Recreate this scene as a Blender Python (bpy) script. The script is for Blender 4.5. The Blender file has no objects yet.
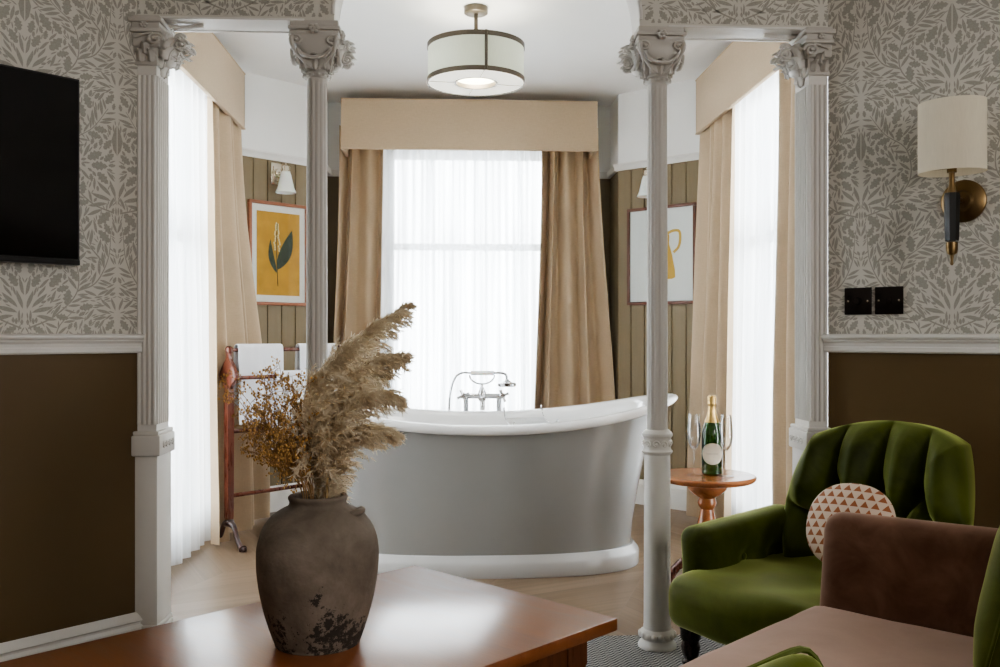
import bpy, bmesh, math, random
import numpy as np
from mathutils import Vector, Matrix, noise
R = math.radians
PI = math.pi
rnd = random.Random(7)
COL = bpy.context.scene.collection
F, CX, HY, HC = 930.0, 500.0, 335.0, 1.10     # focal length in px, centre, horizon row, eye height
S3, C3 = math.sin(R(3)), math.cos(R(3))

def slope(px):
    u = (px - CX) / F
    return (S3 + u * C3) / (C3 - u * S3)
def P(px, py, Y):
    """point at forward distance Y from the camera seen at px, py"""
    u = (px - CX) / F
    t = Y / (C3 - u * S3)
    return Vector((t * (S3 + u * C3), Y, HC - (py - HY) / F * t))
def PW(px, py, p0, d):
    """point on the vertical wall through p0 with plan direction d"""
    k = slope(px)
    s = (k * p0[1] - p0[0]) / (d[0] - k * d[1])
    return P(px, py, p0[1] + s * d[1])

# ------------------------------------------------------------------ mesh builder
class MB:
    def __init__(self):
        self.bm = bmesh.new(); self.M = Matrix.Identity(4); self.mi = 0
    def v(self, p): return self.bm.verts.new(self.M @ Vector(p))
    def f(self, vs):
        try:
            fc = self.bm.faces.new(vs); fc.material_index = self.mi; fc.smooth = True; return fc
        except ValueError: return None
    def poly(self, pts): return self.f([self.v(p) for p in pts])
    def box(self, c, d, bev=0.0, seg=2, rot=None):
        M = self.M @ Matrix.Translation(c)
        if rot is not None: M = M @ rot
        r = bmesh.ops.create_cube(self.bm, size=1.0, matrix=M @ Matrix.Diagonal((d[0], d[1], d[2], 1)))
        vs = r['verts']; fs = set(f for v in vs for f in v.link_faces)
        for f in fs: f.material_index = self.mi; f.smooth = True
        if bev > 0:
            es = list(set(e for v in vs for e in v.link_edges))
            bmesh.ops.bevel(self.bm, geom=vs + es, offset=bev, segments=seg, profile=0.5, affect='EDGES', clamp_overlap=True)
            # bevel keeps material of neighbours
    def box2(self, a, b, bev=0.0, seg=2):
        c = [(a[i] + b[i]) / 2 for i in range(3)]; d = [abs(b[i] - a[i]) for i in range(3)]
        self.box(c, d, bev, seg)
    def rings(self, rs, closed=True, cap0=True, cap1=True):
        vr = [[self.v(p) for p in r] for r in rs]
        n = len(vr[0])
        for i in range(len(vr) - 1):
            for j in range(n if closed else n - 1):
                k = (j + 1) % n
                self.f([vr[i][j], vr[i][k], vr[i + 1][k], vr[i + 1][j]])
        if closed and cap0: self.f(list(reversed(vr[0])))
        if closed and cap1: self.f(vr[-1])
        return vr
    def lathe(self, prof, c=(0, 0, 0), n=32, cap0=True, cap1=True, axis=None, fl=None):
        Q = Matrix.Identity(3) if axis is None else Vector((0, 0, 1)).rotation_difference(Vector(axis)).to_matrix()
        rs = []
        for r, z in prof:
            ring = []
            for k in range(n):
                a = 2 * PI * k / n
                rr = max(r, 1e-5) * (1 if fl is None else fl(a, z))
                ring.append(Vector(c) + Q @ Vector((rr * math.cos(a), rr * math.sin(a), z)))
            rs.append(ring)
        self.rings(rs, True, cap0, cap1)
    def tube(self, pts, rad, n=8, cap=True):
        pts = [Vector(p) for p in pts]
        if not hasattr(rad, '__len__'): rad = [rad] * len(pts)
        rs = []; up = None
        for i, p in enumerate(pts):
            t = (pts[min(i + 1, len(pts) - 1)] - pts[max(i - 1, 0)])
            if t.length < 1e-9: t = Vector((0, 0, 1))
            t.normalize()
            if up is None:
                up = t.orthogonal().normalized()
            else:
                up = up - t * up.dot(t)
                if up.length < 1e-6: up = t.orthogonal()
                up.normalize()
            w = t.cross(up)
            rs.append([p + (up * math.cos(2 * PI * k / n) + w * math.sin(2 * PI * k / n)) * rad[i] for k in range(n)])
        self.rings(rs, True, cap, cap)
    def prism(self, pts, a, b, ax=1):
        """polygon pts (2D) extruded along axis ax from a to b"""
        def mk(p, q):
            l = [p[0], p[1]]; l.insert(ax, q); return l
        A = [self.v(mk(p, a)) for p in pts]; B = [self.v(mk(p, b)) for p in pts]
        self.f(A); self.f(list(reversed(B)))
        for i in range(len(pts)):
            j = (i + 1) % len(pts); self.f([A[j], A[i], B[i], B[j]])
    def pillow(self, c, h, e=4.0, n=14, fn=None, rot=None, ev=None):
        """superellipsoid with half sizes h; fn deforms the local point"""
        g = {}
        def pt(p):
            k = tuple(round(x, 5) for x in p)
            if k in g: return g[k]
            s = sum(abs(x) ** e for x in p) ** (1.0 / e)
            q = Vector([p[i] / s * h[i] for i in range(3)])
            if fn: q = Vector(fn(q, h))
            if rot is not None: q = rot @ q
            g[k] = self.v(q + Vector(c)); return g[k]
        for ax in range(3):
            for sg in (-1, 1):
                for i in range(n):
                    for j in range(n):
                        q = []
                        for (a, b) in ((i, j), (i + 1, j), (i + 1, j + 1), (i, j + 1)):
                            u = math.tan((a / n * 2 - 1) * PI / 4); w = math.tan((b / n * 2 - 1) * PI / 4)
                            l = [u, w]; l.insert(ax, float(sg)); q.append(pt(l))
                        if sg < 0: q.reverse()
                        self.f(q)
    def softbox(self, c, h, r, n=16, fn=None):
        """box with half sizes h and edge radius r, evenly gridded"""
        g = {}
        def axis(hh):
            m = max(2, int(round(n * hh / max(h)))); inner = hh - r
            a = [-hh + r * (1 - math.cos(PI / 2 * k / 4)) for k in range(4)]
            mid = [-inner + 2 * inner * k / m for k in range(m + 1)]
            return a + mid + [-x for x in reversed(a)]
        A = [axis(x) for x in h]
        def pt(p):
            k = tuple(round(x, 6) for x in p)
            if k in g: return g[k]
            inn = Vector([max(-(h[i] - r), min(h[i] - r, p[i])) for i in range(3)])
            d = Vector(p) - inn
            q = inn + (d.normalized() * r if d.length > 1e-9 else d)
            if fn: q = Vector(fn(q, h))
            g[k] = self.v(q + Vector(c)); return g[k]
        for ax in range(3):
            o = [i for i in range(3) if i != ax]
            for sg in (-1, 1):
                U, W = A[o[0]], A[o[1]]
                for i in range(len(U) - 1):
                    for j in range(len(W) - 1):
                        q = []
                        for a, b in ((i, j), (i + 1, j), (i + 1, j + 1), (i, j + 1)):
                            l = [U[a], W[b]]; l.insert(ax, sg * h[ax]); q.append(pt(l))
                        self.f(q)
    def build(self, name, mats, parent=None, angle=38, loc=None, flat=False):
        if not isinstance(mats, (list, tuple)): mats = [mats]
        bm = self.bm
        bmesh.ops.recalc_face_normals(bm, faces=bm.faces[:])
        me = bpy.data.meshes.new(name); bm.to_mesh(me); bm.free()
        for m in mats: me.materials.append(m)
        if flat:
            for p in me.polygons: p.use_smooth = False
        else: me.set_sharp_from_angle(angle=R(angle))
        o = bpy.data.objects.new(name, me); COL.objects.link(o)
        if parent: o.parent = parent
        if loc is not None: o.location = loc
        return o

def tag(o, label=None, cat=None, group=None, kind=None):
    if label: o['label'] = label
    if cat: o['category'] = cat
    if group: o['group'] = group
    if kind: o['kind'] = kind
    return o
def thing(name, label, cat, loc=(0, 0, 0), rz=0, group=None, kind=None):
    o = bpy.data.objects.new(name, None); COL.objects.link(o); o.empty_display_size = .1
    o.location = loc; o.rotation_euler = (0, 0, rz)
    return tag(o, label, cat, group, kind)
def struct(name, mb, mats, **k):
    o = mb.build(name, mats, **k); o['kind'] = 'structure'; return o
def RZ(a): return Matrix.Rotation(a, 4, 'Z')
def T(*p): return Matrix.Translation(p)
def bez(pts, n):
    """Catmull-Rom through pts"""
    pts = [Vector(p) for p in pts]; out = []
    ext = [pts[0] * 2 - pts[1]] + pts + [pts[-1] * 2 - pts[-2]]
    m = len(pts) - 1
    for i in range(m):
        for k in range(n):
            t = k / n; a, b, c, d = ext[i:i + 4]
            out.append(.5 * ((2 * b) + (c - a) * t + (2 * a - 5 * b + 4 * c - d) * t * t + (3 * b - a - 3 * c + d) * t ** 3))
    out.append(pts[-1]); return out
def lerp(a, b, t): return a + (b - a) * t
def sm(a, b, x):
    t = min(1, max(0, (x - a) / (b - a))); return t * t * (3 - 2 * t)

# ------------------------------------------------------------------ materials
class NT:
    def __init__(self, name):
        self.m = bpy.data.materials.new(name); self.m.use_nodes = True
        self.t = self.m.node_tree; self.n = self.t.nodes; self.l = self.t.links
        self.b = self.n['Principled BSDF']; self.out = self.n['Material Output']
    def node(self, t, **k):
        x = self.n.new(t)
        for a, v in k.items(): setattr(x, a, v)
        return x
    def link(self, a, b): self.l.new(a, b)
    def set(self, **k):
        for a, v in k.items():
            s = self.b.inputs[a.replace('_', ' ')]
            if hasattr(v, 'is_output'): self.link(v, s)
            else: s.default_value = (*v, 1) if isinstance(v, tuple) and len(v) == 3 else v
        return self
    def math(self, op, a, b=0.0, c=None):
        x = self.node('ShaderNodeMath', operation=op)
        for i, v in enumerate([a, b] + ([c] if c is not None else [])):
            if hasattr(v, 'is_output'): self.link(v, x.inputs[i])
            else: x.inputs[i].default_value = v
        return x.outputs[0]
    def coord(self, kind='Object'): return self.node('ShaderNodeTexCoord').outputs[kind]
    def mapping(self, vec, scale=(1, 1, 1), rot=(0, 0, 0)):
        x = self.node('ShaderNodeMapping'); self.link(vec, x.inputs[0]); x.inputs['Scale'].default_value = scale
        x.inputs['Rotation'].default_value = rot; return x.outputs[0]
    def noise(self, vec, scale=5, detail=3, rough=.5, dist=0.0):
        x = self.node('ShaderNodeTexNoise'); self.link(vec, x.inputs['Vector'])
        x.inputs['Scale'].default_value = scale; x.inputs['Detail'].default_value = detail
        x.inputs['Roughness'].default_value = rough; x.inputs['Distortion'].default_value = dist
        return x.outputs['Fac']
    def ramp(self, fac, stops):
        x = self.node('ShaderNodeValToRGB'); self.link(fac, x.inputs[0]); e = x.color_ramp.elements
        while len(e) < len(stops): e.new(.5)
        for i, (p, c) in enumerate(stops):
            e[i].position = p; e[i].color = (*c, 1) if len(c) == 3 else c
        return x.outputs[0]
    def mix(self, fac, a, b, mode='MIX'):
        x = self.node('ShaderNodeMix', data_type='RGBA', blend_type=mode)
        for s, v in ((x.inputs[0], fac), (x.inputs[6], a), (x.inputs[7], b)):
            if hasattr(v, 'is_output'): self.link(v, s)
            else: s.default_value = v if isinstance(v, float) else (*v, 1)
        return x.outputs[2]
    def bump(self, h, strength=.3, dist=.01):
        x = self.node('ShaderNodeBump'); x.inputs['Strength'].default_value = strength
        x.inputs['Distance'].default_value = dist; self.link(h, x.inputs['Height'])
        self.link(x.outputs[0], self.b.inputs['Normal']); return self

def shade(c, k): return tuple(x * k for x in c)
def m_plain(name, c, rough=.5, metal=0.0, var=.06, nscale=6, bump=0.0, bscale=120, **k):
    m = NT(name); co = m.coord()
    n = m.noise(co, nscale, 3)
    m.set(Base_Color=m.ramp(n, [(.3, shade(c, 1 - var)), (.7, shade(c, 1 + var))]), Roughness=rough, Metallic=metal)
    if bump > 0: m.bump(m.noise(co, bscale, 2), bump, .002)
    if k: m.set(**k)
    return m.m
def m_fabric(name, c, scale=900, sheen=.3, var=.07, bump=.25, rough=.9):
    m = NT(name); co = m.coord()
    a = m.noise(m.mapping(co, (1, 1, .12)), scale * .45, 2); b = m.noise(m.mapping(co, (.12, .12, 1)), scale * .45, 2)
    w = m.math('ADD', a, b); n = m.noise(co, 3, 3)
    base = m.ramp(n, [(.3, shade(c, 1 - var)), (.7, shade(c, 1 + var))])
    base = m.mix(1.0, base, m.ramp(m.math('MULTIPLY', w, .5), [(.35, (.94, .94, .94)), (.65, (1.04, 1.04, 1.04))]), 'MULTIPLY')
    m.set(Base_Color=base, Roughness=rough, Sheen_Weight=sheen); m.bump(w, bump, .001)
    return m.m
def m_velvet(name, c, c2, sheen=1.0, sc=7, tint=(.8, .9, .5), bump=.12, rough=.55, srough=.35):
    m = NT(name); co = m.coord()
    n = m.noise(co, sc, 5, .6, .6); n2 = m.noise(co, 400, 2)
    lw = m.node('ShaderNodeLayerWeight'); lw.inputs[0].default_value = .35
    base = m.ramp(n, [(.32, c), (.72, c2)])
    base = m.mix(m.math('MULTIPLY', lw.outputs['Facing'], .6), base, shade(c2, 1.5))
    m.set(Base_Color=base, Roughness=rough, Sheen_Weight=sheen, Sheen_Roughness=srough, Sheen_Tint=tint)
    m.b.inputs['Specular IOR Level'].default_value = .15
    m.bump(m.math('ADD', m.math('MULTIPLY', n2, .3), n), bump, .004); return m.m
def m_wood(name, c1, c2, rough=.3, coat=.0, scale=(1, 9, 9), rot=0.0, ns=6):
    m = NT(name); co = m.coord()
    v = m.mapping(co, scale, (0, 0, rot))
    n = m.noise(v, ns, 6, .62, .8); n2 = m.noise(m.mapping(co, (scale[0] * 3, scale[1] * 10, scale[2] * 10), (0, 0, rot)), ns * 2, 3)
    base = m.ramp(m.math('ADD', m.math('MULTIPLY', n, .75), m.math('MULTIPLY', n2, .25)), [(.32, c1), (.7, c2)])
    m.set(Base_Color=base, Roughness=m.ramp(n, [(.3, (rough * .85,) * 3), (.7, (rough * 1.2,) * 3)]), Coat_Weight=coat, Coat_Roughness=.20)
    m.bump(n2, .05, .001); return m.m

M = {}
M['white'] = m_plain('white_painted_trim', (.76, .745, .715), .38, var=.03, bump=.05)
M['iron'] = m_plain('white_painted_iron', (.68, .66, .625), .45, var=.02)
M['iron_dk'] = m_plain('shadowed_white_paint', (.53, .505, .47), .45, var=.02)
M['ceil'] = m_plain('ceiling_white', (.88, .875, .86), .8, var=.01)
M['bay'] = m_plain('upper_wall_white', (.84, .84, .82), .7, var=.01)
M['paper'] = m_plain('wallpaper_ground', (.65, .63, .575), .85, var=.03, bump=.1, bscale=300)
M['leafink'] = m_plain('wallpaper_leaf_print', (.385, .37, .33), .85, var=.10, nscale=260)
M['brown'] = m_plain('dark_brown_wall_paint', (.125, .080, .034), .42, var=.10, nscale=1.6)
M['olive'] = m_wood('olive_painted_boards', (.185, .143, .080), (.22, .172, .102), .5, scale=(9, 9, 1), ns=3)
M['groove'] = m_plain('board_groove_shadow', (.10, .08, .045), .8)
M['curt'] = m_fabric('beige_curtain_linen', (.50, .385, .262), 700, .1, bump=.12)
M['pelm'] = m_fabric('pelmet_linen', (.52, .405, .278), 700, .1, var=.03, bump=.12)
M['enamel'] = m_plain('white_bath_enamel', (.80, .80, .79), .12, var=.01, Coat_Weight=.5, Coat_Roughness=.04)
M['enamel_out'] = m_plain('bath_outer_grey', (.265, .26, .252), .22, var=.01, Coat_Weight=.35, Coat_Roughness=.08)  # outer body set in a darker grey than the rim enamel
M['plinth'] = m_plain('bath_plinth_paint', (.50, .495, .485), .25, var=.01, Coat_Weight=.35, Coat_Roughness=.08)
M['chrome'] = m_plain('chrome', (.62, .63, .65), .10, 1.0, var=.02)
M['nickel'] = m_plain('polished_nickel', (.72, .66, .56), .14, 1.0, var=.02)
M['brass'] = m_plain('aged_brass', (.22, .15, .075), .38, 1.0, var=.1)
M['bronze'] = m_plain('dark_bronze', (.11, .09, .065), .4, .6, var=.05)
M['black'] = m_plain('black_satin', (.008, .008, .008), .35, var=.1)
M['tvscreen'] = m_plain('tv_screen_glass', (.0025, .0025, .003), .20, var=.1)
M['tvedge'] = m_plain('tv_bezel', (.02, .02, .022), .3)
M['switch'] = m_plain('black_nickel', (.03, .024, .022), .2, .6)
M['table'] = m_wood('polished_reddish_wood', (.25, .085, .028), (.40, .145, .050), .34, 1.0, (.9, 5, 5), R(43.5), 3)
M['tableleg'] = m_wood('table_leg_wood', (.13, .045, .018), (.27, .10, .04), .3, .3, (7, 7, 1))
M['sidet'] = m_wood('cherry_side_table_wood', (.27, .085, .025), (.47, .17, .06), .22, .5, (1, 6, 6))
M['mahog'] = m_wood('mahogany', (.085, .022, .012), (.18, .054, .030), .28, .4, (6, 6, 1))
M['mahogdk'] = m_wood('dark_mahogany', (.03, .014, .012), (.07, .028, .02), .3, .3, (6, 6, 1))
M['legdk'] = m_wood('ebonised_leg_wood', (.012, .006, .005), (.035, .016, .012), .25, .4, (6, 6, 1))
M['towel'] = m_plain('white_terry_towel', (.82, .83, .86), .95, var=.03, bump=.7, bscale=500)
M['frame1'] = m_wood('red_brown_frame', (.24, .085, .038), (.31, .115, .055), .4, .1, (5, 5, 5))
M['frame2'] = m_wood('dark_red_frame', (.085, .028, .015), (.14, .045, .025), .4, .1, (5, 5, 5))
M['mat'] = m_plain('white_picture_mount', (.88, .87, .83), .9, var=.01)
M['ochre'] = m_plain('ochre_print_ground', (.58, .32, .05), .85, var=.10, nscale=14)
M['pgrey'] = m_plain('pale_print_paper', (.84, .85, .83), .9, var=.01)
M['jug'] = m_plain('mustard_jug_ink', (.62, .40, .09), .9, var=.05)
M['pleaf'] = m_plain('dark_green_printed_leaf', (.045, .07, .055), .9, var=.35, nscale=60)
M['pflower'] = m_plain('cream_printed_flowers', (.82, .74, .42), .9, var=.08)
M['pampas_stalk'] = m_plain('dry_stalk', (.42, .30, .15), .8)
M['driedbud'] = m_plain('dried_golden_buds', (.56, .34, .12), .8, var=.45, nscale=90)
M['driedstem'] = m_plain('dried_thin_stems', (.33, .20, .09), .8, var=.2)
M['opal'] = m_plain('white_opal_glass', (.88, .87, .84), .15, var=.01, Subsurface_Weight=.2)
M['foil'] = m_plain('gold_foil', (.72, .50, .20), .32, .75, var=.12, nscale=60, bump=.4, bscale=150)
M['label'] = m_plain('cream_bottle_label', (.76, .70, .58), .7, var=.02)
M['labelink'] = m_plain('grey_label_lettering', (.36, .33, .26), .7)
M['sash'] = m_plain('sash_white_paint', (.74, .74, .73), .45)
M['ledgrey'] = m_plain('lampshade_stitch', (.6, .6, .58), .6)

# velvet and nubuck
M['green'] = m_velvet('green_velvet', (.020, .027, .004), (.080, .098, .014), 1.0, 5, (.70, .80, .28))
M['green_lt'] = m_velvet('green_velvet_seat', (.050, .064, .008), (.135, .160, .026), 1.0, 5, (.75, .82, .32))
M['cush_g'] = m_velvet('green_velvet_cushion', (.035, .050, .007), (.115, .145, .022), 1.0, 6, (.75, .82, .32))
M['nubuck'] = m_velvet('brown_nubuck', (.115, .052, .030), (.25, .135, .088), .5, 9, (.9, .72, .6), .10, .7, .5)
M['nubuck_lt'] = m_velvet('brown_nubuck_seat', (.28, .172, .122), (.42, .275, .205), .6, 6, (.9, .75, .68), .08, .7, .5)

def m_glass(name, col=(1, 1, 1), rough=0.0, fac_min=.03):
    m = NT(name)
    lw = m.node('ShaderNodeFresnel'); lw.inputs[0].default_value = 1.45
    tr = m.node('ShaderNodeBsdfTransparent'); tr.inputs[0].default_value = (*col, 1)
    gl = m.node('ShaderNodeBsdfGlossy'); gl.inputs['Roughness'].default_value = rough + .02
    mx = m.node('ShaderNodeMixShader')
    m.link(m.math('ADD', m.math('MULTIPLY', lw.outputs[0], .65), fac_min), mx.inputs[0])
    m.link(tr.outputs[0], mx.inputs[1]); m.link(gl.outputs[0], mx.inputs[2]); m.link(mx.outputs[0], m.out.inputs[0])
    return m.m
M['glass'] = m_glass('clear_glass', (.985, .99, .99))
M['pane'] = m_glass('window_glass', (.98, .99, .99), fac_min=.0)
def m_bottle():
    m = NT('green_bottle_glass'); lw = m.node('ShaderNodeLayerWeight'); lw.inputs[0].default_value = .45
    m.set(Base_Color=m.ramp(lw.outputs['Facing'], [(.0, (.02, .085, .008)), (.45, (.012, .04, .005)), (.9, (.003, .008, .002))]),
          Roughness=.06, Coat_Weight=.6, Transmission_Weight=.25)
    return m.m
M['bottle'] = m_bottle()

def m_sheer():
    m = NT('white_sheer_voile'); co = m.coord()
    sx = m.node('ShaderNodeSeparateXYZ'); m.link(co, sx.inputs[0])
    n = m.noise(m.mapping(co, (1, 1, .02)), 28, 3)
    df = m.node('ShaderNodeBsdfDiffuse'); tl = m.node('ShaderNodeBsdfTranslucent'); tp = m.node('ShaderNodeBsdfTransparent')
    df.inputs[0].default_value = (.86, .88, .9, 1); m.link(m.ramp(n, [(.34, (.70, .725, .75)), (.5, (.90, .92, .945)), (.66, (.96, .975, .99))]), tl.inputs[0])
    m1 = m.node('ShaderNodeMixShader'); m1.inputs[0].default_value = .62
    m.link(df.outputs[0], m1.inputs[1]); m.link(tl.outputs[0], m1.inputs[2])
    m2 = m.node('ShaderNodeMixShader')
    lw = m.node('ShaderNodeLayerWeight'); lw.inputs[0].default_value = .25
    k = m.math('MULTIPLY', m.math('SUBTRACT', 1.0, lw.outputs['Facing']), .42)
    m.link(m.math('MULTIPLY', k, m.ramp(n, [(.35, (.15, .15, .15)), (.65, (1, 1, 1))])), m2.inputs[0])
    m.link(m1.outputs[0], m2.inputs[1]); m.link(tp.outputs[0], m2.inputs[2])
    m.link(m2.outputs[0], m.out.inputs[0]); return m.m
M['sheer'] = m_sheer()

def m_shade(name, c, em, ec=None):
    """lamp shade cloth, thin and translucent"""
    m = NT(name); co = m.coord(); n = m.noise(m.mapping(co, (1, 1, .1)), 300, 2)
    df = m.node('ShaderNodeBsdfDiffuse'); tl = m.node('ShaderNodeBsdfTranslucent')
    cc = m.ramp(n, [(.3, shade(c, .95)), (.7, c)])
    m.link(cc, df.inputs[0]); m.link(cc, tl.inputs[0])
    mx = m.node('ShaderNodeMixShader'); mx.inputs[0].default_value = .35
    m.link(df.outputs[0], mx.inputs[1]); m.link(tl.outputs[0], mx.inputs[2])
    last = mx.outputs[0]
    if em > 0:
        e = m.node('ShaderNodeEmission'); e.inputs[0].default_value = (*(ec or c), 1); e.inputs[1].default_value = em
        a = m.node('ShaderNodeAddShader'); m.link(last, a.inputs[0]); m.link(e.outputs[0], a.inputs[1]); last = a.outputs[0]
    m.link(last, m.out.inputs[0]); return m.m
M['drum'] = m_shade('pale_sage_drum_shade', (.70, .72, .62), .12)
M['diffuser'] = m_shade('white_lit_diffuser', (.85, .83, .78), .42, (1, .97, .9))
M['shade'] = m_shade('cream_linen_shade', (.80, .76, .66), .05, (1, .9, .7))

def m_pampas():
    m = NT('pampas_fluff'); co = m.coord(); n = m.noise(co, 22, 3)
    df = m.node('ShaderNodeBsdfDiffuse'); tl = m.node('ShaderNodeBsdfTranslucent')
    cc = m.ramp(n, [(.25, (.66, .56, .42)), (.5, (.86, .78, .63)), (.75, (.96, .92, .82))])
    m.link(cc, df.inputs[0]); m.link(cc, tl.inputs[0])
    mx = m.node('ShaderNodeMixShader'); mx.inputs[0].default_value = .5
    m.link(df.outputs[0], mx.inputs[1]); m.link(tl.outputs[0], mx.inputs[2]); m.link(mx.outputs[0], m.out.inputs[0]); return m.m
M['pampas'] = m_pampas()

def m_vase():
    m = NT('weathered_clay'); co = m.coord(); sx = m.node('ShaderNodeSeparateXYZ'); m.link(co, sx.inputs[0])
    n = m.noise(co, 9, 6, .65, .3); n2 = m.math('ADD', m.math('MULTIPLY', m.noise(co, 70, 5, .8), .55), m.math('MULTIPLY', m.noise(co, 12, 2), .45)); n3 = m.noise(co, 90, 3)
    base = m.ramp(n, [(.28, (.115, .092, .072)), (.5, (.185, .152, .122)), (.72, (.26, .22, .182))])
    low = m.ramp(sx.outputs['Z'], [(.0, (1, 1, 1)), (.155, (0, 0, 0))])
    spots = m.math('GREATER_THAN', m.math('ADD', n2, m.math('MULTIPLY', low, .12)), .615)
    spots = m.math('MULTIPLY', spots, m.math('GREATER_THAN', low, .02))
    base = m.mix(m.math('MULTIPLY', spots, .85), base, (.018, .015, .013))
    m.set(Base_Color=base, Roughness=.85); m.bump(m.math('ADD', n, m.math('MULTIPLY', n3, .5)), .5, .006); return m.m
M['vase'] = m_vase()

def m_floor():
    m = NT('chevron_oak_floor'); co = m.coord(); v = m.mapping(co, (1, 1, 1), (0, 0, R(20)))
    sx = m.node('ShaderNodeSeparateXYZ'); m.link(v, sx.inputs[0]); X, Y = sx.outputs[0], sx.outputs[1]
    W = .62; pw = .15
    col = m.math('FLOOR', m.math('DIVIDE', X, W)); fx = m.math('MULTIPLY', m.math('FRACT', m.math('DIVIDE', X, W)), W)
    par = m.math('MODULO', m.math('ABSOLUTE', col), 2.0)
    sg = m.math('SUBTRACT', m.math('MULTIPLY', par, 2.0), 1.0)
    dd = m.math('ADD', Y, m.math('MULTIPLY', m.math('MULTIPLY', sg, m.math('SUBTRACT', fx, W / 2)), 1.0))
    q = m.math('DIVIDE', dd, pw); idx = m.math('FLOOR', q); fr = m.math('FRACT', q)
    wn = m.node('ShaderNodeTexWhiteNoise', noise_dimensions='2D'); cb = m.node('ShaderNodeCombineXYZ')
    m.link(idx, cb.inputs[0]); m.link(col, cb.inputs[1]); m.link(cb.outputs[0], wn.inputs['Vector'])
    gr = m.noise(m.mapping(v, (1, 1, 1), (0, 0, 0)), 2.2, 4)
    cb2 = m.node('ShaderNodeCombineXYZ'); m.link(m.math('MULTIPLY', dd, 26.0), cb2.inputs[0]); m.link(m.math('MULTIPLY', fx, 2.0), cb2.inputs[1]); m.link(idx, cb2.inputs[2])
    grain = m.noise(cb2.outputs[0], 1.2, 5, .6)
    base = m.ramp(m.math('ADD', m.math('MULTIPLY', wn.outputs[0], .55), m.math('MULTIPLY', gr, .45)), [(.1, (.165, .112, .070)), (.5, (.21, .145, .094)), (.95, (.265, .19, .128))])
    base = m.mix(1.0, base, m.ramp(grain, [(.3, (.82, .80, .78)), (.7, (1.08, 1.08, 1.08))]), 'MULTIPLY')
    e1 = m.math('LESS_THAN', m.math('ABSOLUTE', m.math('SUBTRACT', fr, .5)), .485)
    e2 = m.math('LESS_THAN', m.math('ABSOLUTE', m.math('SUBTRACT', fx, W / 2)), W / 2 - .002)
    ok = m.math('MULTIPLY', e1, e2)
    base = m.mix(ok, (.20, .14, .10), base)
    m.set(Base_Color=base, Roughness=.42); m.bump(m.math('ADD', grain, ok), .12, .002); return m.m
M['floor'] = m_floor()

def m_rug():
    m = NT('grey_zigzag_rug'); co = m.coord(); sx = m.node('ShaderNodeSeparateXYZ'); m.link(co, sx.inputs[0]); X, Y = sx.outputs[0], sx.outputs[1]
    tri = m.math('MULTIPLY', m.math('ABSOLUTE', m.math('SUBTRACT', m.math('FRACT', m.math('DIVIDE', X, .034)), .5)), .040)
    q = m.math('FRACT', m.math('DIVIDE', m.math('ADD', Y, tri), .019))
    n = m.noise(co, 260, 3, .7)
    f = m.math('ADD', q, m.math('MULTIPLY', m.math('SUBTRACT', n, .5), .5))
    base = m.ramp(f, [(.40, (.045, .047, .052)), (.52, (.36, .36, .345)), (.9, (.42, .42, .40)), (1.0, (.06, .06, .066))])
    m.set(Base_Color=base, Roughness=.97); m.bump(f, .6, .003); return m.m
M['rug'] = m_rug()

def m_tri():
    """terracotta and cream triangles"""
    m = NT('triangle_print_cotton'); co = m.coord(); v = m.mapping(co, (1, 1, 1), (0, 0, 0)); sx = m.node('ShaderNodeSeparateXYZ'); m.link(v, sx.inputs[0]); X, Y = sx.outputs[0], sx.outputs[1]
    h = .0235; w = .0285
    r = m.math('DIVIDE', Y, h); row = m.math('FLOOR', r); fy = m.math('FRACT', r)
    off = m.math('MULTIPLY', m.math('MODULO', m.math('ABSOLUTE', row), 2.0), .5)
    fx = m.math('FRACT', m.math('ADD', m.math('DIVIDE', X, w), off))
    d = m.math('MULTIPLY', m.math('ABSOLUTE', m.math('SUBTRACT', fx, .5)), 2.0)
    up = m.math('LESS_THAN', m.math('ADD', d, m.math('ADD', fy, .10)), 1.0)
    up = m.math('MULTIPLY', up, m.math('GREATER_THAN', fy, .10))
    base = m.mix(up, (.74, .60, .48), (.38, .135, .055))
    m.set(Base_Color=base, Roughness=.9, Sheen_Weight=.2); m.bump(m.noise(co, 500, 2), .2, .001); return m.m
M['tri'] = m_tri()

# ------------------------------------------------------------------ plan of the room (camera at the origin)
YS, YB = 3.175, 3.305                  # front and back faces of the columned screen
XC = .13                               # axis of the bay
XL, XR = XC - 1.18, XC + 1.18          # where the canted walls of the main room start
ZSOF = 2.166
D45 = math.sqrt(.5)
WL0, WLd = (XL, YS), (-D45, -D45)      # left canted wall of the main room
WR0, WRd = (XR, YS), (D45, -D45)
CH, MH = 2.70, 3.05                    # ceilings
SX = 1.49                              # half width of the bay
YC0, YC1 = 5.62, 6.13                  # canted corners
NX = .98
YW = 6.45                              # back wall of the window recess
CL0, CLd = (XC - SX, YC0), (D45, D45)
CR0, CRd = (XC + SX, YC0), (-D45, D45)

# floor, ceilings
b = MB(); b.box2((-3.2, -2.9, -.1), (3.2, 6.9, 0)); struct('floor', b, M['floor'])
b = MB(); b.box2((-1.6, YB - .02, CH), (1.9, 6.9, CH + .1)); o = struct('ceiling', b, M['ceil'])
b = MB(); b.box2((-3.2, -2.9, MH), (3.2, YB - .03, MH + .1)); struct('ceiling_main', b, M['ceil'])

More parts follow.
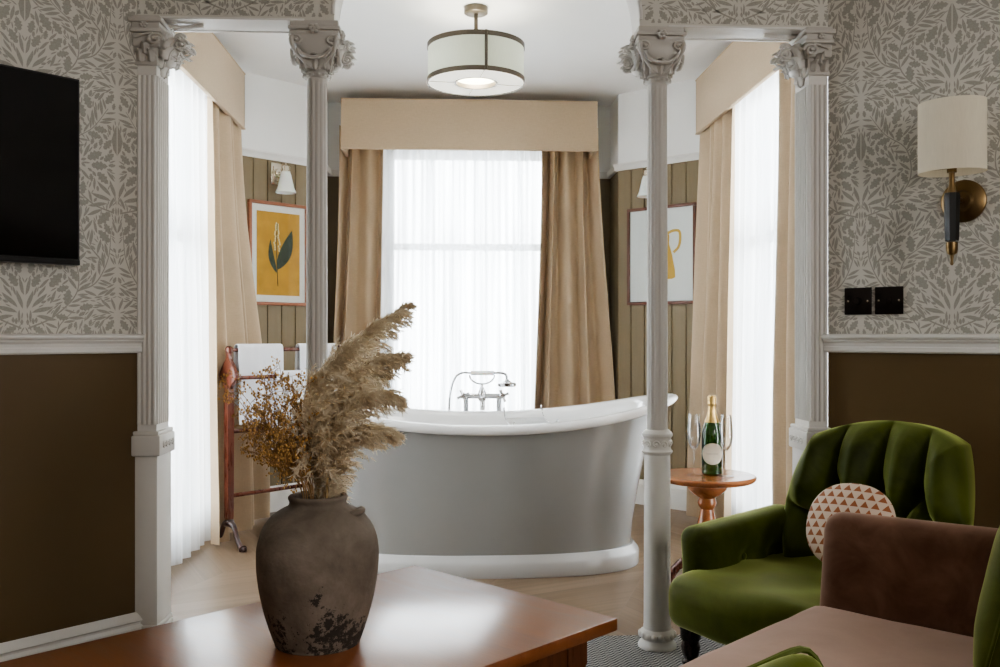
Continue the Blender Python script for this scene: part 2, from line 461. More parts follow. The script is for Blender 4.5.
# ------------------------------------------------------------------ wallpaper pattern: mirrored half tile of leaves
TW, TH = .29, .74
def leaf_oak(L):
    w = L * .30; pts = []
    n = 4
    for i in range(n * 2 + 1):
        t = i / (n * 2); ww = w * math.sin(PI * (t * .86 + .08)) * (1.12 if i % 2 else .66)
        pts.append((t * L, ww))
    pts = [(0, 0)] + pts + [(L * 1.06, 0)] + [(p[0], -p[1]) for p in reversed(pts)]
    return pts
def leaf_willow(L, bend=.15):
    up, dn = [], []
    for i in range(7):
        t = i / 6; c = bend * L * math.sin(PI * t * .5) ** 2; w = L * .105 * math.sin(PI * min(1, t * 1.02)) ** .8
        up.append((t * L, c + w)); dn.append((t * L, c - w))
    return up + list(reversed(dn))[1:-1]
def make_tile():
    res = .0022; gw, gh = int(TW / res) + 2, int(TH / res) + 2
    occ = np.zeros((gw, gh), bool); out = []
    r = random.Random(11)
    def cells(poly, x, y, a, grow):
        ca, sa = math.cos(a), math.sin(a)
        xs = [p[0] for p in poly]; ys = [p[1] for p in poly]
        cx, cy = sum(xs) / len(xs), sum(ys) / len(ys)
        pl = [(cx + (p[0] - cx) * grow, cy + (p[1] - cy) * grow) for p in poly]
        # sample along spine triangles
        res_c = []
        pts = [(x + p[0] * ca - p[1] * sa, y + p[0] * sa + p[1] * ca) for p in pl]
        mnx, mxx = min(p[0] for p in pts), max(p[0] for p in pts); mny, mxy = min(p[1] for p in pts), max(p[1] for p in pts)
        if mnx < 0 or mxx > TW: return None, None
        i0, i1 = int(mnx / res), int(mxx / res) + 1; j0, j1 = int(math.floor(mny / res)), int(mxy / res) + 1
        gx, gy = np.meshgrid(np.arange(i0, i1 + 1) * res, np.arange(j0, j1 + 1) * res, indexing='ij')
        ins = np.zeros(gx.shape, bool); n = len(pts)
        for k in range(n):
            x1, y1 = pts[k]; x2, y2 = pts[(k + 1) % n]
            if y1 == y2: continue
            cond = ((y1 > gy) != (y2 > gy)) & (gx < (x2 - x1) * (gy - y1) / (y2 - y1) + x1)
            ins ^= cond
        ii, jj = np.nonzero(ins); return ii + i0, (jj + j0) % (gh - 1)
    def place(poly, x, y, a, grow=1.18, force=False):
        g = cells(poly, x, y, a, 1.0 if force else grow)
        if g[0] is None: return False
        ii = np.clip(g[0], 0, gw - 1)
        if not force and occ[ii, g[1]].any(): return False
        occ[ii, g[1]] = True
        ca, sa = math.cos(a), math.sin(a)
        out.append([(x + p[0] * ca - p[1] * sa, y + p[0] * sa + p[1] * ca) for p in poly]); return True
    def stem(pts, w=.0022):
        pp = bez([(p[0], p[1], 0) for p in pts], 7)
        L, Rr = [], []
        for i, p in enumerate(pp):
            t = pp[min(i + 1, len(pp) - 1)] - pp[max(i - 1, 0)]; t.normalize(); ww = w * (1.2 - .7 * i / len(pp))
            L.append((p.x - t.y * ww, p.y + t.x * ww)); Rr.append((p.x + t.y * ww, p.y - t.x * ww))
        for i in range(len(pp) - 1):
            q = [L[i], L[i + 1], Rr[i + 1], Rr[i]]
            if min(a[0] for a in q) < 0 or max(a[0] for a in q) > TW: continue
            out.append(q)
            for a in q: occ[min(gw - 1, int(a[0] / res)), int(a[1] / res) % (gh - 1)] = True
        return pp
    # motifs on both mirror axes: fans of long leaves, tulip heads
    def fan(ax, y0, sgn, n=6, L=.085, spread=1.45):
        for i in range(n):
            a = PI / 2 - sgn * (.16 + spread * i / (n - 1)); rr = .020 + .010 * (i % 2)
            x = ax + sgn * .003 + math.cos(a) * rr
            place(leaf_willow(L * (.85 - .05 * abs(i - 2)), (-.14 if sgn > 0 else .14)), x, y0 + math.sin(a) * rr, a, 1.0, True)
    for ax, sg in ((0, 1), (TW, -1)):
        oy = 0 if sg > 0 else TH / 2
        for y0, nn, L in ((.05, 4, .080), (.42, 4, .060)):
            y = (y0 + oy) % TH
            fan(ax, y, sg, nn, L)
        y = (.10 + oy) % TH
        # bud
        place([(0, 0), (.012, .018), (.018, .05), (.008, .085), (0.0008, .10), (0.0008, 0)] if sg > 0 else
              [(0, 0), (-.012, .018), (-.018, .05), (-.008, .085), (-0.0008, .10), (-0.0008, 0)], ax + sg * .0008, y + .11, 0, 1, True)
    # winding stems with side leaves
    stems = [[(.01, .02), (.09, .05), (.16, .13), (.15, .23), (.08, .29), (.03, .36)],
             [(.28, .38), (.20, .42), (.13, .50), (.14, .60), (.21, .66), (.26, .73)],
             [(.16, .13), (.22, .16), (.26, .24), (.27, .32)],
             [(.13, .50), (.07, .53), (.03, .61), (.02, .70)],
             [(.15, .23), (.20, .30), (.19, .38), (.14, .44)],
             [(.05, .60), (.10, .66), (.12, .72)]]
    for s in stems:
        pp = stem(s)
        for i in range(1, len(pp) - 1):
            t = pp[i + 1] - pp[i - 1]; a = math.atan2(t.y, t.x)
            for sd in (1, -1):
                for tr in range(5):
                    aa = a + sd * r.uniform(.45, 1.1); L = r.uniform(.036, .056)
                    kind = leaf_oak(L) if r.random() < .8 else leaf_willow(L, r.uniform(-.2, .2))
                    if place(kind, pp[i].x + math.cos(aa) * .0045, pp[i].y + math.sin(aa) * .0045, aa, 1.04): break
    for k in range(15000):
        x, y = r.uniform(0, TW), r.uniform(0, TH)
        L = r.uniform(.038, .056) if k < 3500 else r.uniform(.016, .032)
        a = 1.2 * math.sin(y * 17) + math.atan2(y - TH / 2 + .2, x - TW / 2) + r.uniform(-.5, .5)
        place(leaf_oak(L) if r.random() < .72 else leaf_willow(L, r.uniform(-.25, .25)), x, y, a, 1.06)
    return out
TILE = make_tile()
def paper(mb, smin, smax, zmin, zmax, fn, mi, s0=0.0, z0=0.0, keep=None):
    """lay the leaf print over a wall: fn(s, z) -> point"""
    old = mb.mi; mb.mi = mi
    i0, i1 = int((smin - s0) / TW) - 2, int((smax - s0) / TW) + 2; j0, j1 = int((zmin - z0) / TH) - 2, int((zmax - z0) / TH) + 2
    for i in range(i0, i1 + 1):
        for j in range(j0, j1 + 1):
            for lf in TILE:
                pts = [(((x if i % 2 == 0 else TW - x) + i * TW + s0), y + j * TH + z0) for x, y in lf]
                xs = [p[0] for p in pts]; zs = [p[1] for p in pts]
                if max(xs) < smin or min(xs) > smax or max(zs) < zmin or min(zs) > zmax: continue
                pts = [(min(smax, max(smin, p[0])), min(zmax, max(zmin, p[1]))) for p in pts]
                if max(p[0] for p in pts) - min(p[0] for p in pts) < .001 or max(p[1] for p in pts) - min(p[1] for p in pts) < .001: continue
                if keep and not all(keep(*p) for p in pts): continue
                mb.poly([fn(*p) for p in pts])
    mb.mi = old

def canted_wall(name, p0, d, L, sgn, s0, seen):
    n = Vector((d[1] * sgn, -d[0] * sgn, 0)).normalized()
    if n.y > 0: n = -n
    d = Vector((d[0], d[1], 0)); P0 = Vector((p0[0], p0[1], 0))
    b = MB()
    def q(s, z, o=0.0): return P0 + d * s + n * o + Vector((0, 0, z))
    b.mi = 0
    b.poly([q(0, 1.06), q(L, 1.06), q(L, MH), q(0, MH)])
    b.mi = 1
    b.poly([q(0, 0), q(L, 0), q(L, 1.06), q(0, 1.06)])
    # back
    b.poly([q(0, 0, -.12), q(L, 0, -.12), q(L, MH, -.12), q(0, MH, -.12)])
    b.poly([q(0, 0), q(0, MH), q(0, MH, -.12), q(0, 0, -.12)])
    b.poly([q(L, 0), q(L, MH), q(L, MH, -.12), q(L, 0, -.12)])
    b.poly([q(0, MH), q(L, MH), q(L, MH, -.12), q(0, MH, -.12)])
    paper(b, 0, seen, 1.09, 2.75, lambda s, z: q(s, z, .0006), 2, s0, .0)
    struct(name, b, [M['paper'], M['brown'], M['leafink']], flat=True)
    # dado rail and baseboard following the wall
    def prof(pr, nm, s_start=0.0):
        m = MB()
        rs = [[q(s, z, o) for o, z in pr] for s in (s_start, L)]
        m.rings(rs); struct(nm, m, M['white'], angle=25)
    dado = [(-.002, 1.040), (.010, 1.040), (.016, 1.046), (.016, 1.058), (.012, 1.062), (.014, 1.072), (.024, 1.080), (.024, 1.084), (.034, 1.089), (.036, 1.094), (.034, 1.099), (.012, 1.104), (-.002, 1.104)]
    base = [(-.002, .0), (.020, .0), (.020, .125), (.017, .131), (.013, .135), (.013, .141), (.018, .147), (.012, .160), (.004, .172), (-.002, .174)]
    prof(dado, 'trim_dado_' + name.split('_')[1], -.008)
    prof(base, 'baseboard_' + name.split('_')[1], -.02)
    return q
qL = canted_wall('wall_left', WL0, WLd, 2.2, 1, .07, 1.5)
qR = canted_wall('wall_right', WR0, WRd, 1.9, 1, .115, 1.6)
# rest of the main room shell
for nm, a, c in (('wall_west', (-2.72, -2.6, 0), (-2.6, 1.63, MH)), ('wall_east', (2.64, -2.6, 0), (2.76, 1.86, MH)), ('wall_rear', (-2.72, -2.72, 0), (2.76, -2.6, MH))):
    b = MB(); b.box2((a[0], a[1], 1.06), c); b.mi = 1; b.box2(a, (c[0], c[1], 1.06)); struct(nm, b, [M['paper'], M['brown']])

# the wall over the columns with its central arch
AX, AHW, AHH = .126, .522, .46
def zbot(x):
    k = (x - AX) / AHW
    if abs(k) >= 1: return ZSOF
    return ZSOF + AHH * math.sqrt(1 - k * k)
b = MB()
xs = [XL - .15, AX - AHW - 1e-4] + [AX - AHW * math.cos(PI * i / 40) for i in range(41)] + [AX + AHW + 1e-4, XR + .15]
for i in range(len(xs) - 1):
    x0, x1 = xs[i], xs[i + 1]; z0, z1 = zbot(x0), zbot(x1)
    b.mi = 0; b.poly([(x0, YS, z0), (x1, YS, z1), (x1, YS, MH), (x0, YS, MH)])
    b.mi = 1; b.poly([(x0, YB, z0), (x1, YB, z1), (x1, YB, MH), (x0, YB, MH)])
    b.poly([(x0, YS, z0), (x1, YS, z1), (x1, YB, z1), (x0, YB, z0)])
b.mi = 0; b.poly([(xs[0], YS, MH), (xs[-1], YS, MH), (xs[-1], YB, MH), (xs[0], YB, MH)])
def kp(x, z): return z > zbot(x) + (.012 if abs(x - AX) < AHW + .015 else .006) and not (AHW > abs(x - AX) and z < ZSOF + .004)
paper(b, XL, XR, ZSOF + .01, 2.75, lambda s, z: Vector((s, YS - .0006, z)), 2, AX, .33, kp)
struct('wall_arch', b, [M['paper'], M['white'], M['leafink']], angle=20)
# white beads along the arch and headers
b = MB()
for x0, x1 in ((XL + .03, AX - AHW - .10), (AX + AHW + .10, XR - .03)):
    b.box2((x0, YS - .002, ZSOF - .003), (x1, YB + .002, ZSOF + .001), .001)
    b.box2((x0, YB - .010, ZSOF - .006), (x1, YB + .004, ZSOF - .002), .001)
    b.box2((x0, YS - .004, ZSOF - .004), (x1, YS + .012, ZSOF + .003), .001)
struct('trim_header', b, M['white'])
b = MB()
pts = [(AX - (AHW + .004) * math.cos(PI * i / 48), YS - .002, ZSOF + .02 + (AHH - .02) * math.sin(PI * i / 48)) for i in range(49)]
b.tube(pts, .007, 8)
struct('trim_arch', b, M['iron'])

# ------------------------------------------------------------------ columns and pilasters
def leaf_orn(mb, base, out, up, side, L, W, curl=1.0, th=.006):
    """acanthus leaf: rises along up, curls outward"""
    base, out, up, side = Vector(base), Vector(out), Vector(up), Vector(side)
    rows = []; n = 9
    for i in range(n):
        t = i / (n - 1)
        ang = t * t * 2.6 * curl
        h = L * (math.sin(min(ang, PI)) / 2.6 / max(t, .05) * t * 2 if False else t * (1 - .35 * t * t * curl))
        o = L * .42 * t * t * curl
        if t > .8: h -= L * .12 * (t - .8) / .2 * curl; 
        w = W * (.55 + .6 * math.sin(PI * min(1, t * .95 + .08))) * (1 - .35 * t) * (1 + .16 * (1 if i % 2 else -1))
        c = base + up * h + out * (o + .004)
        rows.append([c - side * w - out * w * .35, c - side * w * .5 + out * .001, c + out * th * 1.1, c + side * w * .5 + out * .001, c + side * w - out * w * .35])
    fr = [[mb.v(p) for p in r] for r in rows]
    bk = [[mb.v(p - out * th) for p in r] for r in rows]
    for i in range(n - 1):
        for j in range(4):
            mb.f([fr[i][j], fr[i][j + 1], fr[i + 1][j + 1], fr[i + 1][j]])
            mb.f([bk[i][j], bk[i + 1][j], bk[i + 1][j + 1], bk[i][j + 1]])
        mb.f([fr[i][0], fr[i + 1][0], bk[i + 1][0], bk[i][0]]); mb.f([fr[i][4], bk[i][4], bk[i + 1][4], fr[i + 1][4]])
    mb.f([fr[-1][j] for j in range(5)] + [bk[-1][j] for j in reversed(range(5))])
    # mid rib
    mb.tube([r[2] + out * .001 for r in rows], [.0035 * (1 - .5 * i / n) for i in range(n)], 6)
def volute(mb, c, ax, u, w, r=.02, turns=1.6, th=.006, dep=.012):
    """spiral scroll in plane (u, w), axis ax"""
    c, ax, u, w = Vector(c), Vector(ax), Vector(u), Vector(w); pts = []; rad = []
    for i in range(26):
        t = i / 25; a = turns * 2 * PI * t; rr = r * (1 - .8 * t)
        pts.append(c + (u * math.cos(a) + w * math.sin(a)) * rr + ax * (dep * t * .5)); rad.append(th * (1 - .35 * t))
    mb.tube(pts, rad, 7)
    mb.lathe([(0, -th), (r * .2, -th), (r * .28, 0), (r * .2, th), (0, th * 1.3)], c + ax * dep * .5, 10, axis=ax)
def rosette(mb, c, ax, u, w, r=.018):
    c, ax, u, w = Vector(c), Vector(ax), Vector(u), Vector(w)
    for k in range(6):
        a = 2 * PI * k / 6; d = u * math.cos(a) + w * math.sin(a)
        mb.pillow(c + d * r * .6, (r * .42, r * .42, r * .42), 2, 4)
    mb.pillow(c + ax * r * .25, (r * .34,) * 3, 2, 4)

def column(x, inner, label):
    """slender cast column; inner = +1/-1 side that faces the arch"""
    yc = (YS + YB) / 2
    t = thing('fluted_column', label, 'column', (x, yc, 0), group='slender cast columns of the screen', kind='thing')
    # base
    b = MB()
    b.lathe([(.066, 0), (.068, .012), (.064, .020), (.058, .026), (.055, .034), (.060, .044), (.061, .056), (.055, .064), (.049, .070), (.0485, .082)], n=40)
    for k in range(16):
        a = 2 * PI * k / 16; b.pillow((.057 * math.cos(a), .057 * math.sin(a), .050), (.011, .011, .011), 2, 4)
    b.build('base', M['iron'], t)
    b = MB(); b.lathe([(.0475, .075), (.0465, .3), (.0455, .69)], n=40); b.build('lower_shaft', M['iron'], t)
    b = MB()
    b.lathe([(.0455, .680), (.052, .686), (.054, .693), (.049, .698), (.0475, .703), (.0475, .735), (.049, .741), (.054, .747), (.054, .755), (.047, .762), (.040, .768)], n=40)
    for k in range(10):
        a = 2 * PI * k / 10; ax = Vector((math.cos(a), math.sin(a), 0)); s = Vector((-math.sin(a), math.cos(a), 0))
        volute(b, ax * .048 + Vector((0, 0, .719)), ax, s * (1 if k % 2 else -1), Vector((0, 0, 1)), .013, 1.2, .0035, .004)
    b.build('decorated_band', M['iron'], t)
    b = MB()
    nf = 12
    fl = lambda a, z: 1 - .12 * (1 - abs(math.sin(a * nf / 2 + .4)) ** .8) if .80 < z < 1.96 else 1
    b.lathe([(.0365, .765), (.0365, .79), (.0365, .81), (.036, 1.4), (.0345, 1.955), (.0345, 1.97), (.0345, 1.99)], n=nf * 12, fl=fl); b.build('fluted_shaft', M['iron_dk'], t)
    # capital
    b = MB()
    b.lathe([(.035, 1.965), (.042, 1.968), (.046, 1.975), (.046, 1.981), (.040, 1.987), (.036, 1.992)], n=32)
    for k in range(14):
        a = 2 * PI * k / 14; b.pillow((.043 * math.cos(a), .043 * math.sin(a), 1.977), (.0075,) * 3, 2, 3)
    # bell from round to square
    rs = []
    for (r, z, e) in ((.036, 1.988, 2), (.038, 2.005, 2), (.046, 2.03, 2.3), (.058, 2.06, 2.8), (.072, 2.09, 3.5), (.078, 2.115, 4.5), (.072, 2.13, 6)):
        ring = []
        for k in range(40):
            a = 2 * PI * k / 40; ca, sa = math.cos(a), math.sin(a); s = (abs(ca) ** e + abs(sa) ** e) ** (-1 / e)
            ring.append((r * ca * s, min(max(r * sa * s, -.066), .066), z))
        rs.append(ring)
    b.rings(rs)
    b.box2((-.082, -.067, 2.128), (.082, .067, 2.150), .006)
    b.box2((-.088, -.073, 2.150), (.088, .073, 2.164), .004)
    b.box2((-.080, -.068, 2.164), (.080, .068, 2.189), .003)
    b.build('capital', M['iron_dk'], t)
    o = MB()
    for (ax, s, dd) in (((0, -1, 0), (1, 0, 0), .052), ((0, 1, 0), (-1, 0, 0), .052), ((1, 0, 0), (0, 1, 0), .058), ((-1, 0, 0), (0, -1, 0), .058)):
        A, S = Vector(ax), Vector(s); Z = Vector((0, 0, 1))
        rosette(o, A * (.074 if abs(ax[1]) else .086) + Z * 2.152, A, S, Z, .021)
        for sg in (-1, 1):
            # ribs sweeping from the neck to the corner, ending in scrolls
            pts = bez([A * .040 + Z * 1.995, A * .050 + S * sg * .028 + Z * 2.015, A * .064 + S * sg * .062 + Z * 2.058, A * (dd + .016) + S * sg * .078 + Z * 2.098, A * (dd + .016) + S * sg * .070 + Z * 2.122], 6)
            o.tube(pts, [.004 + .004 * i / len(pts) for i in range(len(pts))], 7)
            volute(o, A * (dd + .018) + S * sg * .060 + Z * 2.105, A, S * sg, Z, .021, 1.7, .0055, .008)
            leaf_orn(o, A * .042 + S * sg * .026 + Z * 2.0, (A + S * sg * .6).normalized(), Z, (S - A * sg * .6).normalized(), .085, .017)
        leaf_orn(o, A * .040 + Z * 1.995, A, Z, S, .095, .021)
        # garland hung between the scrolls
        pts = [A * (dd + .020) + S * (.055 * math.cos(q)) + Z * (2.075 - .040 * math.sin(q)) for q in [PI * i / 14 for i in range(15)]]
        o.tube(pts, [.005 + .004 * math.sin(PI * i / 14) for i in range(15)], 6)
    o.build('acanthus_ornament', M['iron_dk'], t, angle=60)
    # leafy bracket toward the arch, lit by the bay
    o = MB(); S = Vector((inner, 0, 0)); Z = Vector((0, 0, 1)); Yv = Vector((0, 1, 0))
    for i, (dx, dy, dz, L, W, cu) in enumerate(((.040, .03, 2.000, .09, .022, 1.2), (.050, .060, 2.02, .10, .022, 1.2), (.05, .0, 2.03, .085, .02, 1.1), (.062, .04, 2.06, .09, .022, 1.2), (.066, .075, 2.07, .085, .02, 1.1), (.06, -.02, 2.075, .075, .018, 1.1))):
        leaf_orn(o, S * dx + Yv * dy + Z * dz, (S + Yv * .35).normalized(), Z, (Yv - S * .35).normalized(), L, W, cu)
    for (dy, dz, r) in ((.02, 2.06, .024), (.06, 2.10, .022), (.05, 2.045, .018)):
        volute(o, S * .100 + Yv * dy + Z * dz, Yv, S, Z, r, 1.7, .006, .012)
    rosette(o, S * .10 + Yv * .04 + Z * 2.125, S, Yv, Z, .022)
    o.pillow(S * .055 + Yv * .045 + Z * 2.09, (.034, .040, .070), 2.5, 8)
    for (dy, dz) in ((.0, 2.05), (.09, 2.05), (.02, 2.09), (.07, 2.09)): leaf_orn(o, S * .078 + Yv * dy + Z * dz, S, Z, Yv, .075, .020, 1.2)
    o.build('leaf_bracket', M['iron'], t, angle=60)
    for c in t.children:
        if c.name.split('.')[0] in ('capital', 'acanthus_ornament', 'leaf_bracket'):
            for v in c.data.vertices: v.co.z = .83 * v.co.z + .349
    return t
XLC, XRC = -.463, .724
column(XLC, 1, 'slender white fluted column standing behind the dried flowers, left of the arch')
column(XRC, -1, 'slender white fluted column beside the green armchair, right of the arch')

def pilaster(xi, sg, label):
    """xi = inner face (toward opening), sg=+1: the body lies to +x of xi"""
    t = thing('fluted_pilaster', label, 'pilaster', (xi, YS, 0), group='white pilasters ending the screen', kind='thing')
    D = YB - YS; W = .066
    def bx(mb, x0, x1, y0, y1, z0, z1, bev=.002): mb.box2((sg * x0, y0, z0), (sg * x1, y1, z1), bev)
    b = MB(); bx(b, -.004, W + .006, -.006, D + .02, 0, .70, .003); bx(b, -.012, W + .014, -.016, D + .02, 0, .11, .004); bx(b, -.008, W + .010, -.011, D + .02, .11, .128, .004)
    b.build('lower_shaft', M['iron'], t)
    b = MB(); bx(b, -.018, W + .012, -.022, D + .02, .695, .765, .006); bx(b, -.012, W + .008, -.016, D + .02, .765, .778, .004)
    for k in range(4):
        volute(b, (-sg * .019, .02 + .033 * k, .729), (-sg, 0, 0), (0, 1, 0), (0, 0, 1), .013, 1.3, .0035, .003)
    if sg > 0:
        for k in range(2): volute(b, (.018 + .034 * k, -.023, .729), (0, -1, 0), (1, 0, 0), (0, 0, 1), .013, 1.3, .0035, .003)
    b.build('decorated_band', M['iron'], t)
    b = MB(); bx(b, 0, W, 0, D, .77, 2.01, .0)
    for k in range(4):
        xk = .008 + (W - .016) * k / 3
        b.tube([(sg * xk, -.001, .80), (sg * xk, -.001, 1.97)], .0060, 8)
    for k in range(6):
        yk = .010 + (D - .020) * k / 5
        b.tube([(sg * .001, yk, .80), (sg * .001, yk, 1.97)], .0065, 8)
    b.build('fluted_shaft', M['iron'], t)
    # capital
    b = MB(); bx(b, -.006, W + .006, -.008, D, 1.985, 2.000, .003); bx(b, -.004, W + .003, -.004, D, 2.0, 2.06, .002)
    bx(b, -.012, W + .010, -.016, D, 2.06, 2.118, .006); bx(b, -.022, W + .014, -.026, D, 2.118, 2.135, .003); bx(b, -.026, W + .018, -.032, D, 2.158, 2.178, .004); bx(b, -.016, W + .010, -.022, D, 2.135, 2.189, .002)
    A, S, Z = Vector((0, -1, 0)), Vector((sg, 0, 0)), Vector((0, 0, 1))
    leaf_orn(b, S * .016 + A * .004 + Z * 2.0, A, Z, S, .075, .014); leaf_orn(b, S * .050 + A * .004 + Z * 2.0, A, Z, S, .075, .014)
    leaf_orn(b, S * .033 + A * .012 + Z * 2.03, A, Z, S, .07, .016)
    volute(b, S * -.004 + A * .030 + Z * 2.085, A, -S, Z, .026, 1.6, .006, .008)
    rosette(b, S * .035 + A * .026 + Z * 2.147, A, S, Z, .014)
    b.tube(bez([S * .064 + A * .022 + Z * 2.095, S * .03 + A * .026 + Z * 2.108, S * .004 + A * .03 + Z * 2.112], 5), .005, 6)
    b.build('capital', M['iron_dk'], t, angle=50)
    b = MB(); S = -S; Yv = Vector((0, 1, 0))
    for (dx, dy, dz, L, W2, cu) in ((.004, .03, 1.985, .10, .020, 1.25), (.004, .085, 1.985, .10, .020, 1.25), (.02, .055, 2.03, .10, .024, 1.3), (.03, .02, 2.06, .085, .020, 1.2), (.03, .095, 2.06, .085, .020, 1.2)):
        leaf_orn(b, S * dx + Yv * dy + Z * dz, S, Z, Yv, L, W2, cu)
    for (dx, dy, dz, r) in ((.075, .03, 2.085, .024), (.078, .085, 2.07, .026), (.05, .06, 2.04, .02), (.06, .06, 2.125, .02)):
        volute(b, S * dx + Yv * dy + Z * dz, Yv * -1, S, Z, r, 1.7, .006, .012)
    rosette(b, S * .085 + Yv * .055 + Z * 2.09, S, Yv, Z, .024)
    b.pillow(S * .020 + Yv * .06 + Z * 2.07, (.030, .045, .075), 2.5, 8)
    for (dx, dy, dz, L) in ((.030, .0, 2.01, .09), (.030, .115, 2.01, .09), (.045, .04, 2.02, .10), (.045, .08, 2.02, .10), (.052, .06, 2.055, .09)): leaf_orn(b, S * dx + Yv * dy + Z * dz, S, Z, Yv, L, .022, 1.25)
    leaf_orn(b, S * .004 + Yv * .06 + Z * 1.955, S, Z, Yv, .07, .022, .8)
    b.tube(bez([S * .02 + Yv * .06 + Z * 2.178, S * .06 + Yv * .06 + Z * 2.172, S * .14 + Yv * .06 + Z * 2.180], 5), .009, 8)
    b.build('leaf_bracket', M['iron'], t, angle=60)
    for c in t.children:
        if c.name.split('.')[0] in ('capital', 'leaf_bracket'):
            for v in c.data.vertices: v.co.z = .80 * v.co.z + .415
pilaster(-.987, -1, 'white fluted pilaster beside the wall with the television')
pilaster(1.243, 1, 'white fluted pilaster behind the green armchair, beside the switch plates')

# ------------------------------------------------------------------ bay walls
ZR = 2.20      # picture rail
SW0, SW1, SZ0, SZ1 = 3.62, 5.36, .10, 2.48       # side window opening
def side_wall(name, x, sg):
    b = MB(); th = .14
    for (y0, y1, z0, z1) in ((YB - .02, SW0, 0, CH), (SW1, YC0 + .02, 0, CH), (SW0, SW1, 0, SZ0), (SW0, SW1, SZ1, CH)):
        b.mi = 1 if (z1 > 2.3 and z0 < .1) else 0
        b.mi = 0
        b.box2((x, y0, z0), (x + sg * th, y1, z1))
    struct(name, b, [M['bay']])
side_wall('wall_bay_left', XC - SX, -1)
side_wall('wall_bay_right', XC + SX, 1)
def boards(mb, q, L, z0, z1, w=.105):
    n = max(1, round(L / w)); w = L / n
    for i in range(n):
        s0, s1 = i * w, (i + 1) * w; g = .0012; bv = .003
        pr = [(s0, -.004), (s0 + g, -.004), (s0 + g + bv, .006), (s1 - g - bv, .006), (s1 - g, -.004), (s1, -.004)]
        for k in range(5):
            (a, o0), (c, o1) = pr[k], pr[k + 1]
            mb.mi = 1 if k in (0, 4) else 0
            mb.poly([q(a, z0, o0), q(c, z0, o1), q(c, z1, o1), q(a, z1, o0)])
def cant(name, p0, d, sgn):
    L = math.hypot(SX - NX, YC1 - YC0); d = Vector(((NX - SX) * sgn, YC1 - YC0, 0)).normalized(); P0 = Vector((p0[0], p0[1], 0))
    n = Vector((-d.y, d.x, 0));
    if n.y > 0: n = -n
    def q(s, z, o=0.0): return P0 + d * s + n * o + Vector((0, 0, z))
    b = MB(); boards(b, q, L, 0, ZR)
    b.mi = 2; b.poly([q(0, ZR), q(L, ZR), q(L, CH), q(0, CH)])
    for a in ((0, 0), (L, 0)): b.poly([q(a[0], 0, 0), q(a[0], CH, 0), q(a[0], CH, -.13), q(a[0], 0, -.13)])
    b.poly([q(0, 0, -.13), q(L, 0, -.13), q(L, CH, -.13), q(0, CH, -.13)])
    struct(name, b, [M['olive'], M['groove'], M['bay']], flat=True)
    side = name.split('_')[2]
    rail = [(-.006, ZR - .012), (.012, ZR - .012), (.018, ZR), (.026, ZR + .012), (.040, ZR + .022), (.040, ZR + .030), (.016, ZR + .036), (-.006, ZR + .036)]
    m = MB(); m.rings([[q(s, z, o) for o, z in rail] for s in (-.0, L + .018)]); struct('trim_picture_rail_' + side, m, M['white'], angle=25)
    bs = [(-.006, 0), (.022, 0), (.022, .13), (.014, .145), (.008, .16), (-.006, .162)]
    m = MB(); m.rings([[q(s, z, o) for o, z in bs] for s in (0, L + .01)]); struct('baseboard_bay_' + side, m, M['white'], angle=25)
    return q, L
qCL, LCL = cant('wall_canted_left', (XC - SX, YC0), CLd, -1)
qCR, LCR = cant('wall_canted_right', (XC + SX, YC0), CRd, 1)
# back recess with window
BW0, BW1, BZ0, BZ1 = XC - .62, XC + .62, .46, 2.42
b = MB()
for (x0, x1, z0, z1) in ((XC - NX, BW0, ZR, CH), (BW1, XC + NX, ZR, CH), (BW0, BW1, 0, BZ0), (BW0, BW1, BZ1, CH)):
    b.mi = 2; b.box2((x0, YW, z0), (x1, YW + .14, z1))
for x0, x1 in ((XC - NX, BW0), (BW1, XC + NX)):
    b.mi = 2; b.box2((x0, YW + .006, 0), (x1, YW + .14, ZR))
    boards(b, lambda s, z, o=0.0: Vector((x0 + s, YW - o, z)), x1 - x0, 0, ZR)
struct('wall_back', b, [M['olive'], M['groove'], M['bay']], flat=True)
b = MB()
for sg in (-1, 1):
    x = XC + sg * NX
    b.mi = 0; b.box2((x, YC1, 0), (x + sg * .05, YW + .14, ZR))
    b.mi = 2; b.box2((x, YC1, ZR), (x + sg * .05, YW + .14, CH))
struct('wall_recess', b, [M['olive'], M['groove'], M['bay']])
m = MB()
for sg in (-1, 1):
    x0, x1 = XC + sg * NX, XC + sg * .80
    m.box2((min(x0, x1), YW - .03, ZR - .01), (max(x0, x1), YW + .01, ZR + .034), .005)
    m.box2((x0 - sg * .03 if sg > 0 else x0, YC1, ZR - .01), (x0 if sg > 0 else x0 + .03, YW, ZR + .034), .005)
struct('trim_picture_rail_back', m, M['white'])

